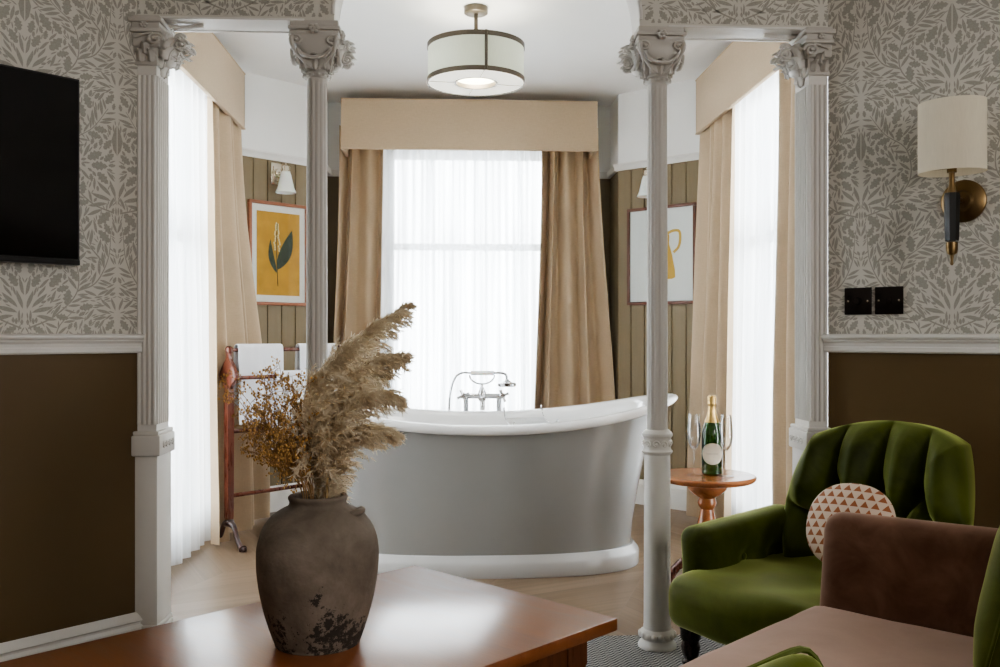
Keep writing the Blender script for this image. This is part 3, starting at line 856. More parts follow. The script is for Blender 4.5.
# windows: sash frames, meeting rail, panes
def window(name, O, U, w, z0, z1):
    """O = corner at floor level, U = unit direction along the window, inward normal = N"""
    U = Vector(U); N = Vector((0, 0, 1)).cross(U)
    t = bpy.data.objects.new(name, None); COL.objects.link(t); t['kind'] = 'structure'
    t.location = O; t.rotation_euler = (0, 0, math.atan2(U.y, U.x))
    def bx(mb, s0, s1, a, c, o0, o1, bv=.004): mb.box2((s0, o0, a), (s1, o1, c), bv)
    zm = z0 + (z1 - z0) * .64
    b = MB()
    bx(b, 0, .05, z0, z1, 0, .10); bx(b, w - .05, w, z0, z1, 0, .10); bx(b, .05, w - .05, z1 - .05, z1, 0, .10); bx(b, .05, w - .05, z0, z0 + .05, 0, .10)
    b.build('window_frame', M['sash'], t)
    for (a, c, o) in ((z0 + .05, zm + .02, .06), (zm - .02, z1 - .05, .03)):
        b = MB(); bx(b, .05, .095, a, c, o, o + .03); bx(b, w - .095, w - .05, a, c, o, o + .03); bx(b, .095, w - .095, a, a + .045, o, o + .03); bx(b, .095, w - .095, c - .045, c, o, o + .03)
        s = b.build('window_sash', M['sash'], t)
        b = MB(); b.box2((.09, o + .013, a + .04), (w - .09, o + .017, c - .04)); b.build('glass_pane', M['pane'], s)
window('window_1', (BW1, YW + .13, 0), (-1, 0, 0), BW1 - BW0, BZ0, BZ1)
window('window_2', (XC - SX - .13, SW1, 0), (0, -1, 0), SW1 - SW0, SZ0, SZ1) if False else window('window_2', (XC - SX - .02, SW0, 0), (0, 1, 0), SW1 - SW0, SZ0, SZ1)
window('window_3', (XC + SX + .02, SW1, 0), (0, -1, 0), SW1 - SW0, SZ0, SZ1)

# ------------------------------------------------------------------ pelmets
def pelmet(label, x0, x1, y0, y1, z0=2.303, z1=2.632, grp='beige padded pelmets in the bay'):
    b = MB(); c = ((x0 + x1) / 2, (y0 + y1) / 2, 0); w, d = abs(x1 - x0) / 2, abs(y1 - y0) / 2
    th = .02
    if w > d:
        b.box2((-w, -d, z0), (w, -d + th, z1), .004); back = (-w, w, d)
    else:
        sg = -1 if x0 + x1 > 2 * XC else 1
        fx = w * sg
        b.box2((min(fx, fx - sg * th), -d, z0), (max(fx, fx - sg * th), d, z1), .004); b.box2((-w, -d, z0), (w, -d + th, z1), .004); b.box2((-w, d - th, z0), (w, d, z1), .004)
    if w > d:
        b.box2((-w, -d + th, z0), (-w + th, d, z1), .004); b.box2((w - th, -d + th, z0), (w, d, z1), .004)
    b.box2((-w + th, -d + th, z1 - th), (w - th, d - th, z1), .002)
    o = b.build('pelmet', M['pelm'], None, loc=c); tag(o, label, 'pelmet', grp)
    p = MB()
    for z in (z0 + .004, z1 - .004):
        if w > d: pts = [(-w, d, z), (-w, -d, z), (w, -d, z), (w, d, z)]
        else: pts = [(-fx, -d, z), (fx, -d, z), (fx, d, z), (-fx, d, z)]
        p.tube(pts, .004, 6)
    p.build('piping', M['pelm'], o)
    return o
pelmet('beige pelmet over the window behind the bath', -.712, .958, 6.05, 6.40)
pelmet('beige pelmet over the side window above the towel stand', XC - SX + .008, XC - 1.337, 3.50, 5.52)
pelmet('beige pelmet over the side window above the champagne table', XC + 1.337, XC + SX - .008, 3.50, 5.52)

# ------------------------------------------------------------------ curtains
def cloth(a0, a1, b0, b1, zt, zb, folds, At, Ab, N, seed, nu=180, nz=26, sharp=1.0, ripple=0.0, hem=0.0):
    """hanging cloth from top line a0-a1 to bottom line b0-b1 (plan points); N = normal in plan"""
    r = random.Random(seed); mb = MB(); rows = []
    a0, a1, b0, b1, N = (Vector((*p, 0)) for p in (a0, a1, b0, b1, N))
    ph = [0.0]
    wt = [r.uniform(.55, 1.5) for _ in range(folds)]; tot = sum(wt); acc = [0]
    for w in wt: acc.append(acc[-1] + w / tot)
    am = [r.uniform(.6, 1.15) for _ in range(folds + 1)]
    def fold(u):
        for i in range(folds):
            if u <= acc[i + 1] or i == folds - 1:
                t = (u - acc[i]) / (acc[i + 1] - acc[i]); k = math.cos(2 * PI * t)
                return (abs(k) ** sharp * (1 if k > 0 else -1)) * lerp(am[i], am[i + 1], t)
    for j in range(nz + 1):
        w = j / nz; z = lerp(zt, zb, w); row = []
        A = lerp(At, Ab, min(1, w * 1.6))
        e = sm(0, 1, w)
        for i in range(nu + 1):
            u = i / nu
            p = lerp(lerp(a0, a1, u), lerp(b0, b1, u), e)
            wob = noise.noise(Vector((u * 5 + seed, w * 2.2, seed))) * .5
            wid = (a1 - a0).normalized()
            q = p + N * (fold(u) * A * (1 + .3 * wob) + wob * A * .35) + wid * (math.sin(2 * PI * folds * u * .5 + w * 2) * A * .25 + ripple * wob)
            zz = z + (hem * math.sin(u * 9 + seed) if j == nz else 0)
            row.append((q.x, q.y, zz))
        rows.append(row)
    mb.rings(rows, closed=False)
    return mb
def curtain(label, cat, mat, grp, *a, **k):
    mb = cloth(*a, **k); o = mb.build('sheer_curtain' if cat == 'sheer curtain' else 'curtain', mat, angle=180)
    return tag(o, label, cat, grp)
GC = 'beige lined curtains in the bay'
YQ = 6.30
# behind the bath
curtain('beige curtain left of the bath window, between plume and column', 'curtain', M['curt'], GC, (P(340, 0, YQ).x, YQ), (P(384, 0, YQ).x, YQ), (P(328, 0, YQ).x, YQ), (P(382, 0, YQ).x, YQ), 2.50, .02, 3, .045, .055, (0, -1), 3)
curtain('beige curtain right of the bath window, with deep folds', 'curtain', M['curt'], GC, (P(541, 0, YQ).x, YQ), (P(597, 0, YQ).x, YQ), (P(530, 0, YQ).x, YQ), (P(613.5, 0, YQ).x, YQ - .05), 2.50, .02, 4, .045, .055, (0, -1), 5)
XLQ, XRQ = XC - 1.42, XC + 1.42
def ys(px, x): return x / slope(px)
curtain('beige curtain hanging beside the wooden towel stand', 'curtain', M['curt'], GC, (XLQ + .04, ys(208, XLQ + .04)), (XLQ + .04, 5.48), (XLQ + .07, ys(212, XLQ + .07)), (XLQ + .17, 5.58), 2.50, .02, 4, .028, .05, (1, 0), 8)
curtain('beige curtain on the far side of the right side window', 'curtain', M['curt'], GC, (XRQ - .04, ys(736, XRQ - .04)), (XRQ - .04, 5.48), (XRQ - .07, ys(730, XRQ - .07)), (XRQ - .10, 5.50), 2.50, .02, 4, .026, .045, (-1, 0), 9)
curtain('beige curtain hanging just behind the right pilaster', 'curtain', M['curt'], GC, (XRQ - .04, 3.66), (XRQ - .04, ys(783, XRQ - .04)), (XRQ - .06, 3.64), (XRQ - .06, ys(778, XRQ - .06)), 2.50, .02, 3, .026, .04, (-1, 0), 12)
GS = 'white sheer curtains in the bay'
curtain('white sheer curtain over the window behind the bath', 'sheer curtain', M['sheer'], GS, (-.66, 6.39), (.92, 6.39), (-.68, 6.39), (.94, 6.39), 2.52, .02, 15, .018, .024, (0, -1), 21, nu=420, nz=14)
curtain('white sheer curtain over the left side window', 'sheer curtain', M['sheer'], GS, (XLQ - .038, 3.55), (XLQ - .038, 5.30), (XLQ - .02, 3.55), (XLQ - .01, 5.30), 2.52, .012, 11, .014, .028, (1, 0), 23, nu=420, nz=18, hem=.004)
curtain('white sheer curtain over the right side window', 'sheer curtain', M['sheer'], GS, (XRQ + .038, 3.65), (XRQ + .038, 5.35), (XRQ + .025, 3.65), (XRQ + .02, 5.35), 2.52, .012, 11, .014, .026, (-1, 0), 24, nu=420, nz=18)

# ------------------------------------------------------------------ ceiling lamp
LC = P(476, 0, 4.54)
t = thing('ceiling_lamp', 'round drum ceiling lamp with sage sides and bronze rings over the bath', 'ceiling lamp', (LC.x, 4.54, CH))
b = MB(); b.lathe([(0, 0), (.055, 0), (.058, -.004), (.058, -.030), (.052, -.034), (0, -.034)], n=36); b.build('ceiling_plate', M['bronze'], t)
b = MB(); b.tube([(0, 0, -.03), (0, 0, -.20)], .010, 12); b.build('rod', M['bronze'], t)
zt, zb, rr, ri = -.185, -.372, .238, .103
def hoop(mb, r, z0, z1, th=.006, n=64):
    mb.lathe([(r, z0), (r, z1), (r - th, z1), (r - th, z0), (r, z0)], n=n, cap0=False, cap1=False)
b = MB(); hoop(b, rr, zt - .022, zt); hoop(b, rr, zb, zb + .022); hoop(b, ri, zb, zb + .020)
for k in range(3):
    a = R(-80 + 120 * k); b.tube([(rr * math.cos(a), rr * math.sin(a), zb), (rr * math.cos(a), rr * math.sin(a), zt)], .0075, 6)
    b.tube([(ri * math.cos(a + .8), ri * math.sin(a + .8), zb), (ri * math.cos(a + .8), ri * math.sin(a + .8), zt)], .005, 6)
for k in range(3):
    a = R(40 + 120 * k); b.tube([(0, 0, zt - .012), (rr * math.cos(a), rr * math.sin(a), zt - .012)], .005, 6)
b.build('bronze_frame', M['bronze'], t)
b = MB(); hoop(b, rr - .004, zb + .004, zt - .004, .003); hoop(b, ri - .002, zb + .004, zt - .03, .003); b.build('lamp_shade', M['drum'], t)
b = MB(); b.lathe([(ri, zb + .004), (rr - .006, zb + .004), (rr - .006, zb + .001), (ri, zb + .001), (ri, zb + .004)], n=64, cap0=False, cap1=False); b.build('diffuser', M['diffuser'], t)
b = MB()
for k in range(4):
    a = R(8 + 90 * k); b.tube([(ri * math.cos(a), ri * math.sin(a), zb - .0005), (rr * math.cos(a) * .97, rr * math.sin(a) * .97, zb - .0005)], .0022, 5)
b.lathe([(ri + .002, zb - .001), (ri + .006, zb - .001), (ri + .006, zb + .002), (ri + .002, zb + .002), (ri + .002, zb - .001)], n=48, cap0=False, cap1=False)
b.build('diffuser_seam', M['ledgrey'], t)

# ------------------------------------------------------------------ wall lights in the bay
def bay_light(q, P0, px_plate, px_shade, label):
    # local frame: +y out of the wall, x along the wall
    w = PW(px_plate, 171, P0[0], P0[1]); ang = P0[2]
    t = thing('wall_light', label, 'wall light', (w.x, w.y, 0), ang, 'bell shaded wall lights in the bay')
    z = 2.108
    b = MB(); b.box2((-.047, .006, z - .07), (.047, .018, z + .065), .004); b.box2((-.034, .018, z - .05), (.034, .028, z + .045), .004)
    b.build('backplate', M['nickel'], t)
    b = MB(); b.lathe([(0, 0), (.030, 0), (.026, .012), (.012, .02), (0, .022)], (0, .028, z), 20, axis=(0, 1, 0))
    b.tube(bez([(0, .04, z), (0, .075, z - .025), (0, .10, z - .005), (0, .105, z + .035)], 6), .007, 10)
    b.build('arm', M['nickel'], t)
    b = MB(); b.lathe([(0, .055), (.006, .052), (.008, .045), (.005, .040), (.022, .036), (.026, .03), (.026, .005), (.030, 0), (0, 0)], (0, .105, z), 24); b.build('fitter', M['nickel'], t)
    pr = [(.026, .0), (.033, -.02), (.042, -.06), (.052, -.10), (.062, -.122), (.064, -.128), (.061, -.130), (.058, -.124), (.048, -.10), (.038, -.06), (.030, -.02), (.022, -.002)]
    b = MB(); b.lathe(pr, (0, .105, z), 36, cap0=False, cap1=False); b.build('lamp_shade', M['opal'], t)
bay_light(qCL, ((XC - SX, YC0), (CLd[0], CLd[1]), R(-135)), 276, 0, 'nickel wall light with white bell shade above the ochre plant picture')
bay_light(qCR, ((XC + SX, YC0), (CRd[0], CRd[1]), R(135)), 656, 0, 'wall light with white bell shade half hidden behind the right column')

# ------------------------------------------------------------------ pictures
def picture(name, label, p0, d, pxa, pxb, z0, z1, ang, fmat, art):
    a = PW(pxa, 300, p0, d); c = PW(pxb, 300, p0, d); w = (a - c).length / 2; m = (a + c) / 2
    t = thing(name, label, 'picture', (m.x, m.y, (z0 + z1) / 2), ang)
    h = (z1 - z0) / 2; f = .020
    b = MB()
    for (x0, x1, y0, y1) in ((-w, w, h - f, h), (-w, w, -h, -h + f), (-w, -w + f, -h + f, h - f), (w - f, w, -h + f, h - f)):
        b.box2((x0, .008, y0), (x1, .032, y1), .003)
    b.build('picture_frame', fmat, t)
    b = MB(); b.box2((-w + f, .008, -h + f), (w - f, .018, h - f)); b.build('mount', M['mat'], t)
    art(t, w - f, h - f)
    b = MB(); b.box2((-w + f, .026, -h + f), (w - f, .0275, h - f)); b.build('glass_pane', M['pane'], t)
def art_plant(t, w, h):
    pw, ph = w * .80, h * .86
    b = MB(); b.box2((-pw, .018, -ph), (pw, .0195, ph)); b.build('print', M['ochre'], t)
    # local x runs right-to-left when seen from the room, so mirror
    y = .0200; X = lambda v: -v
    def leaf(pts, L, W, bend):
        return None
    b = MB()
    def blade(x0, z0, x1, z1, W, k, yy=y):
        A, B = Vector((x0, z0)), Vector((x1, z1)); dd = (B - A); n = Vector((-dd.y, dd.x)).normalized(); up, dn = [], []
        for i in range(13):
            s = i / 12; c = A + dd * s + n * (k * math.sin(PI * s)); wv = W * math.sin(PI * s ** .85) ** .9
            up.append(c + n * wv); dn.append(c - n * wv)
        b.poly([(X(p.x), yy, p.y) for p in up + list(reversed(dn))[1:-1]])
    blade(-.012, -.10, .100, .155, .043, -.014)
    blade(-.014, -.12, -.060, .09, .020, .018, y + .0004)
    b.build('printed_leaf', M['pleaf'], t, flat=True)
    b = MB(); b.tube([(X(-.006), y + .001, -.20), (X(-.012), y + .001, -.08), (X(-.018), y + .001, .06), (X(-.010), y + .001, .19)], .0022, 5)
    b.build('printed_stem', M['pleaf'], t)
    b = MB(); r2 = random.Random(4)
    for k in range(26):
        s = k / 25; zz = .02 + s * .17; sx = (-1) ** k * (.026 * (1 - s * .75)) * r2.uniform(.5, 1.1)
        b.pillow((X(-.014 + sx), y + .001, zz), (.0060, .001, .0072), 2, 4)
    b.build('printed_flowers', M['pflower'], t)
def art_jug(t, w, h):
    b = MB(); b.box2((-w, .018, -h), (w, .0195, h)); b.build('print', M['pgrey'], t)
    X = lambda v: -v * 1.08 - .048; y = .0203
    b = MB()
    pts = [(-.055, .145), (.000, .150), (.012, .12), (.010, .07), (.030, .0), (.050, -.10), (.052, -.145), (.030, -.155), (-.07, -.155), (-.085, -.13), (-.06, 0), (-.050, .07)]
    b.poly([(X(p[0]), y, p[1]) for p in pts])
    hd = bez([(.004, 0, .138), (.040, 0, .150), (.078, 0, .143), (.085, 0, .095), (.074, 0, .045), (.040, 0, .012)], 8)
    L, Rr = [], []
    for i, p in enumerate(hd):
        tt = hd[min(i + 1, len(hd) - 1)] - hd[max(i - 1, 0)]; n = Vector((-tt.z, 0, tt.x)).normalized() * .0085
        L.append(p + n); Rr.append(p - n)
    for i in range(len(hd) - 1):
        b.poly([(X(v.x), y + .0003, v.z) for v in (L[i], L[i + 1], Rr[i + 1], Rr[i])])
    b.build('printed_jug', M['jug'], t, flat=True)
pa = (XC - SX, YC0); pb = (XC + SX, YC0)
dL = (SX - NX, YC1 - YC0); dR = (NX - SX, YC1 - YC0)
def zat(px, py, p0, d): return PW(px, py, p0, d).z
picture('framed_picture', 'red-brown framed print of a leafy plant on ochre ground', pa, dL, 246.5, 305.5, zat(277, 305.5, pa, dL), zat(277, 203, pa, dL), R(-135), M['frame1'], art_plant)
picture('framed_picture', 'dark framed print of a mustard jug on pale paper', pb, dR, 629.5, 698, zat(664, 304.5, pb, dR), zat(664, 206, pb, dR), R(135), M['frame2'], art_jug)

# ------------------------------------------------------------------ television
w = PW(80, 300, (WL0[0] + .05 * D45, WL0[1] - .05 * D45), WLd)
t = thing('television', 'black flat television mounted on the patterned left wall', 'television', (w.x, w.y, 0), R(45))
def tl(s0, s1, y0, y1, z0, z1, b, bv=.003): b.box2((s0, y0, z0), (s1, y1, z1), bv)
zT, zB = PW(80, 79.5, (w.x, w.y), WLd).z, PW(80, 265.5, (w.x, w.y), WLd).z
b = MB(); tl(-1.05, 0, 0, .035, zB, zT, b, .004); tl(-.85, -.2, .035, .048, zB + .1, zT - .1, b, .004); b.build('housing', M['tvedge'], t)
b = MB(); tl(-1.043, -.007, -.002, .001, zB + .020, zT - .007, b, .0008); b.build('screen', M['tvscreen'], t)
b = MB(); tl(-1.048, -.002, -.005, .002, zB, zB + .016, b, .001); b.build('bottom_bezel', M['tvedge'], t)

# ------------------------------------------------------------------ switch plates
def switch(px, label, knob):
    w = PW(px, 300, WR0, WRd)
    t = thing('switch_plate', label, 'light switch', (w.x, w.y, 1.215), R(135), 'black switch plates above the right dado rail')
    b = MB(); b.box2((-.046, 0.0008, -.046), (.046, .007, .046), .002); b.build('plate', M['switch'], t)
    b = MB()
    if knob: b.lathe([(0, 0), (.013, 0), (.012, .014), (.010, .017), (0, .017)], (0, .007, 0), 24, axis=(0, 1, 0))
    else: b.box2((-.010, .007, -.012), (.010, .011, .012), .002)
    b.build('dimmer_knob' if knob else 'rocker', M['switch'], t)
    for sx in (-.033, .033):
        b = MB(); b.lathe([(0, 0), (.0042, 0), (.0036, .0015), (0, .002)], (sx, .007, 0), 14, axis=(0, 1, 0)); b.build('screw', M['nickel'], t)
switch(858.5, 'black metal dimmer switch plate with a round knob', True)
switch(889.5, 'black metal rocker switch plate nearer the wall sconce', False)

# ------------------------------------------------------------------ sconce on the right wall
w = PW(964, 200, WR0, WRd)
t = thing('wall_sconce', 'brass wall sconce with cream drum shade and black stem on patterned wall', 'wall lamp', (w.x, w.y, 0), R(135))
zc = 1.553
b = MB(); b.lathe([(0, .001), (.067, .001), (.067, .008), (.060, .014), (.034, .020), (.026, .030), (0, .031)], (0, 0, zc - .03), 40, axis=(0, 1, 0)); b.build('backplate', M['brass'], t)
SO = .125
b = MB(); b.tube(bez([(0, .028, zc - .03), (0, .07, zc - .03), (0, SO - .01, zc - .03)], 4), .008, 12)
b.lathe([(.016, 0), (.018, .01), (.012, .03), (.008, .05), (.008, .09)], (0, SO, zc - .04), 20)
b.build('brass_arm', M['brass'], t)
b = MB(); b.lathe([(.003, -.034), (.005, -.030), (.004, -.020), (.006, -.004), (.014, .002), (.017, .016), (.017, .036)], (0, SO, zc - .205), 20); b.build('finial', M['brass'], t)
b = MB(); b.lathe([(.020, -.165), (.021, -.155), (.024, -.03), (.022, -.018)], (0, SO, zc), 8); b.build('black_stem', M['black'], t)
b = MB(); n = 56; sr = .097
rs = []
for (r_, z_) in ((sr, 0), (sr, .215), (sr - .003, .215), (sr - .003, 0)):
    rs.append([(r_ * math.cos(2 * PI * k / n), SO + r_ * .86 * math.sin(2 * PI * k / n), zc + .045 + z_) for k in range(n)])
rs.append(rs[0]); b.rings(rs, True, False, False); b.build('lamp_shade', M['shade'], t)
b = MB(); b.tube([(-sr * .95, SO, zc + .06), (sr * .95, SO, zc + .06)], .003, 6); b.lathe([(.014, 0), (.014, .05)], (0, SO, zc + .045), 16); b.build('lamp_holder', M['brass'], t)

# ------------------------------------------------------------------ bath
BX, BY = .17, 4.56
t = thing('bathtub', 'large white freestanding bath with raised ends on a plinth', 'bath', (BX, BY, 0))
NB = 96
def ring(a, b_, zf, e=2.5):
    out = []
    for k in range(NB):
        th = 2 * PI * k / NB; c, s = math.cos(th), math.sin(th)
        k2 = (abs(c) ** e + abs(s) ** e) ** (-1 / e)
        x, y = a * c * k2, b_ * s * k2; out.append(Vector((x, y, zf(x, y, th))))
    return out
def H(x): return .695 + .122 * min(1.15, abs(x / .93)) ** 2.1
b = MB()
b.rings([ring(.742, .372, lambda x, y, q: 0.0005, 2.7), ring(.745, .375, lambda x, y, q: .006, 2.7), ring(.745, .375, lambda x, y, q: .062, 2.7), ring(.740, .370, lambda x, y, q: .074, 2.7), ring(.730, .362, lambda x, y, q: .082, 2.7), ring(.724, .356, lambda x, y, q: .094, 2.7), ring(.718, .350, lambda x, y, q: .100, 2.7)])
b.build('plinth', M['plinth'], t)
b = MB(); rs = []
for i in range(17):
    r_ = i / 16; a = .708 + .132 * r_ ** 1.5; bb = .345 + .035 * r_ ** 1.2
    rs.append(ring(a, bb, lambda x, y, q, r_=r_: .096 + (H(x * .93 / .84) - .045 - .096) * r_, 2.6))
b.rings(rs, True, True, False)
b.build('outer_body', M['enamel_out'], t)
b = MB(); rs = []
def lip(off, dz, e=2.45):
    out = []
    for k in range(NB):
        th = 2 * PI * k / NB; c, s = math.cos(th), math.sin(th); k2 = (abs(c) ** e + abs(s) ** e) ** (-1 / e)
        ex = abs(c) ** 4
        a = .838 + off * (1.0 + 1.0 * ex); bb = .378 + off * 1.0
        x, y = a * c * k2, bb * s * k2
        out.append(Vector((x, y, H(x) + dz)))
    return out
prof = [(-.006, -.050), (.012, -.048), (.034, -.044), (.048, -.036), (.053, -.024), (.050, -.011), (.040, -.003), (.024, .0), (.004, -.002), (-.014, -.010), (-.026, -.024), (-.032, -.05)]
for o_, z_ in prof: rs.append(lip(o_, z_))
for i in range(1, 14):
    k = i / 13
    sc = 1 - .10 * k - .22 * sm(.6, 1, k)
    zfl = .20
    def zf(x, y, q, k=k): return lerp(H(x * 1.1) - .05, zfl, k if k < .8 else .8 + (k - .8) * 1.0)
    rs.append(ring(.805 * sc, .345 * sc, zf, 2.45))
b.rings(rs, True, False, True)
b.build('rim_and_basin', M['enamel'], t, angle=60)

# mixer with handset behind the bath
def PT(px, py, Y=5.035): return P(px, py, Y)
O = PT(482, 400); t = thing('bath_mixer', 'chrome bath mixer with cradled hand shower behind the bath rim', 'tap', (O.x, O.y, 0))
def L_(px, py, dy=0.0):
    p = PT(px, py); return Vector((p.x - O.x, dy, p.z))
b = MB()
for px in (466, 499):
    x = L_(px, 400).x; zt_ = L_(px, 398).z
    b.lathe([(.022, 0), (.022, .008), (.011, .014), (.011, zt_ - .10), (.013, zt_ - .09), (.013, zt_)], (x, 0, 0), 16)
b.build('standpipe', M['chrome'], t)
b = MB(); z1 = L_(482, 396).z
b.tube([L_(463, 396), L_(502, 396)], .014, 14)
b.lathe([(.018, -.025), (.021, -.015), (.021, .02), (.014, .035), (.009, .05)], (0, 0, z1), 20)
b.tube(bez([(0, 0, z1 - .01), (0, -.05, z1 - .012), (0, -.085, z1 - .03), (0, -.09, z1 - .07)], 6), [.013] * 18 + [.012], 12)
b.build('mixer_body', M['chrome'], t)
for px, sx in ((463, -1), (502, 1)):
    b = MB(); c = L_(px, 395)
    b.lathe([(.012, 0), (.017, .01), (.017, .025), (.010, .03), (.010, .04)], c + Vector((0, -.035, 0)), 16, axis=(0, -1, 0))
    for a in range(4):
        d = Vector((math.cos(a * PI / 2 + .4), 0, math.sin(a * PI / 2 + .4)))
        b.tube([c + Vector((0, -.07, 0)), c + Vector((0, -.07, 0)) + d * .034], [.005, .0075], 8)
    b.build('cross_handle', M['chrome'], t)
b = MB()
b.tube([(0, 0, z1 + .03), L_(482, 384)], .006, 10)
arc = [L_(482 + 12.5 * math.cos(PI + PI * i / 12), 375 + 9 * math.sin(PI * i / 12)) for i in range(13)]
b.tube(arc, .0045, 8); b.build('cradle', M['chrome'], t)
b = MB(); b.tube([L_(471, 373), L_(494, 373)], .012, 14); b.build('handset_grip', M['opal'], t)
b = MB()
b.tube(bez([L_(494, 373), L_(501, 373), L_(506, 375), L_(507, 381)], 6), .0065, 10)
c = L_(507, 386.5); b.lathe([(.046, 0), (.050, .004), (.050, .016), (.044, .020), (.026, .024), (.012, .032), (.008, .04)], c, 28)
b.build('shower_rose', M['chrome'], t)
b = MB(); b.tube(bez([L_(471, 373), L_(462, 373), L_(455, 378), L_(450.5, 392), L_(449, 410), L_(450, 432, .0)], 8), .0055, 8); b.build('hose', M['chrome'], t)

# chrome wire rack on the bath
RX = .17 + .0; q0 = P(529, 410, 4.56)
t = thing('bath_rack', 'thin chrome wire rack laid across the bath', 'bath rack', (q0.x, BY, 0))
b = MB()
for sx in (-.10, .10):
    x = sx; zr = H(q0.x + sx - BX)
    b.tube(bez([(x, .43, zr - .02), (x, .425, zr + .012), (x, .38, zr + .010), (x, .30, zr - .03), (x, 0, zr - .035), (x, -.28, zr - .03), (x, -.34, zr + .006), (x, -.40, zr + .012)], 5), .0028, 8)
zr = H(q0.x - BX)
for y in [-.28 + .07 * i for i in range(9)]:
    b.tube([(-.10, y, zr - .037), (.10, y, zr - .032)], .0022, 6)
b.build('wire_frame', M['chrome'], t)

# ------------------------------------------------------------------ towel stand
TS = P(229, 400, 4.87); TA = R(45); TLn = .725
t = thing('towel_stand', 'mahogany floor-standing towel rail with scrolled feet by the left window', 'towel rail', (TS.x, TS.y, 0), TA)
# local x along the rails, y = across (+y is away to the left/back)
ZT, ZS, ZM, ZL = 1.022, .880, .60, .268
for k, x in enumerate((0, TLn)):
    b = MB()
    b.rings([[(x + sx * w_, sy * w_ * 1.0, z) for sx, sy in ((-1, -1), (1, -1), (1, 1), (-1, 1))] for z, w_ in ((.13, .014), (.16, .017), (.5, .018), (.80, .018), (.84, .016))])
    b.build('upright', M['mahog'], t)
    b = MB()   # lyre shaped head
    th = .011
    out = bez([(.0, .80), (.030, .835), (.064, .875), (.070, .912), (.045, .945), (.018, .975), (.014, 1.0), (.018, 1.03), (.0, 1.045)], 5)if False else bez([(0, 0, .80), (.030, 0, .835), (.066, 0, .868), (.074, 0, .900), (.042, 0, .945), (.018, 0, .972), (.013, 0, 1.0), (.019, 0, 1.028), (.0, 0, 1.044)], 5)
    pr = [(p.x, p.z) for p in out]; pr2 = pr + [(-a, z) for a, z in reversed(pr[1:-1])]
    A = [b.v((x - th, a, z)) for a, z in pr2]; B = [b.v((x + th, a, z)) for a, z in pr2]
    b.f(A); b.f(list(reversed(B)))
    for i in range(len(pr2)):
        j = (i + 1) % len(pr2); b.f([A[i], A[j], B[j], B[i]])
    b.pillow((x, 0, ZT), (.018, .022, .022), 2, 5)
    b.build('head_bracket', M['mahog'], t)
    b = MB()
    b.lathe([(.022, .125), (.026, .133), (.026, .140), (.018, .150)], (x, 0, 0), 20)
    for sy in (-1, 1):
        pts = bez([(x, 0, .130), (x, sy * .045, .115), (x, sy * .075, .06), (x, sy * .105, .022), (x, sy * .130, .012)], 6)
        b.tube(pts, [.022 - .010 * math.sin(PI * i / (len(pts) - 1)) for i in range(len(pts))], 10)
        b.pillow((x, sy * .134, .013), (.015, .020, .013), 2.2, 5)
    b.build('scrolled_feet', M['mahogdk'], t)
for nm, y, z in (('top_rail', 0, ZT), ('shoulder_rail', -.064, ZS), ('shoulder_rail', .064, ZS), ('middle_rail', 0, ZM), ('bottom_rail', 0, ZL)):
    b = MB(); b.tube([(0.0, y, z), (TLn, y, z)], .0105, 12); b.build(nm, M['mahog'], t)

def towel(label, x0, x1, y, z, dropf, dropb, seed):
    """folded towel over a rail (in the stand's frame)"""
    b = MB(); rows = []; r = .017
    path = [(-r - .004 - .004 * (1 - k), z - dropf * (1 - k)) for k in [i / 10 for i in range(10)]]
    path += [(r * 1.15 * math.cos(a), z + r * 1.15 * math.sin(a)) for a in [PI - PI * i / 8 for i in range(9)]]
    path += [(r + .004 + .006 * k, z - dropb * k) for k in [i / 10 for i in range(1, 11)]]
    nx = 26
    for (yy, zz) in path:
        row = []
        for i in range(nx + 1):
            u = i / nx; dz = max(0, z - zz)
            wv = .005 * math.sin(u * 9 + seed) * min(1, dz * 4) + .004 * noise.noise(Vector((u * 6, dz * 6, seed)))
            sg = -1 if yy < 0 else 1
            row.append((lerp(x0, x1, u), y + yy + sg * abs(wv), zz))
        rows.append(row)
    b.rings(rows, closed=False)
    o = b.build('towel', M['towel'], angle=180); o.location = (TS.x, TS.y, 0); o.rotation_euler = (0, 0, TA)
    s = o.modifiers.new('thickness', 'SOLIDIFY'); s.thickness = .009; s.offset = 0
    s = o.modifiers.new('round', 'SUBSURF'); s.levels = 1; s.render_levels = 1
    tag(o, label, 'towel', 'white towels on the towel stand')
def tx(px):   # position along rail seen at px
    k = slope(px); return (k * TS.y - TS.x) / (D45 - k * D45)
towel('white towel over the top rail, nearest the scrolled post', tx(236), tx(281), 0, ZT + .008, .40, .30, 1)
towel('white towel over the top rail, partly behind the left column', tx(297.5), TLn - .045, 0, ZT + .008, .34, .30, 2)
towel('wide white towel hung on the lower front rail behind the dried flowers', tx(267), TLn - .05, -.068, ZS + .006, .48, .40, 4)

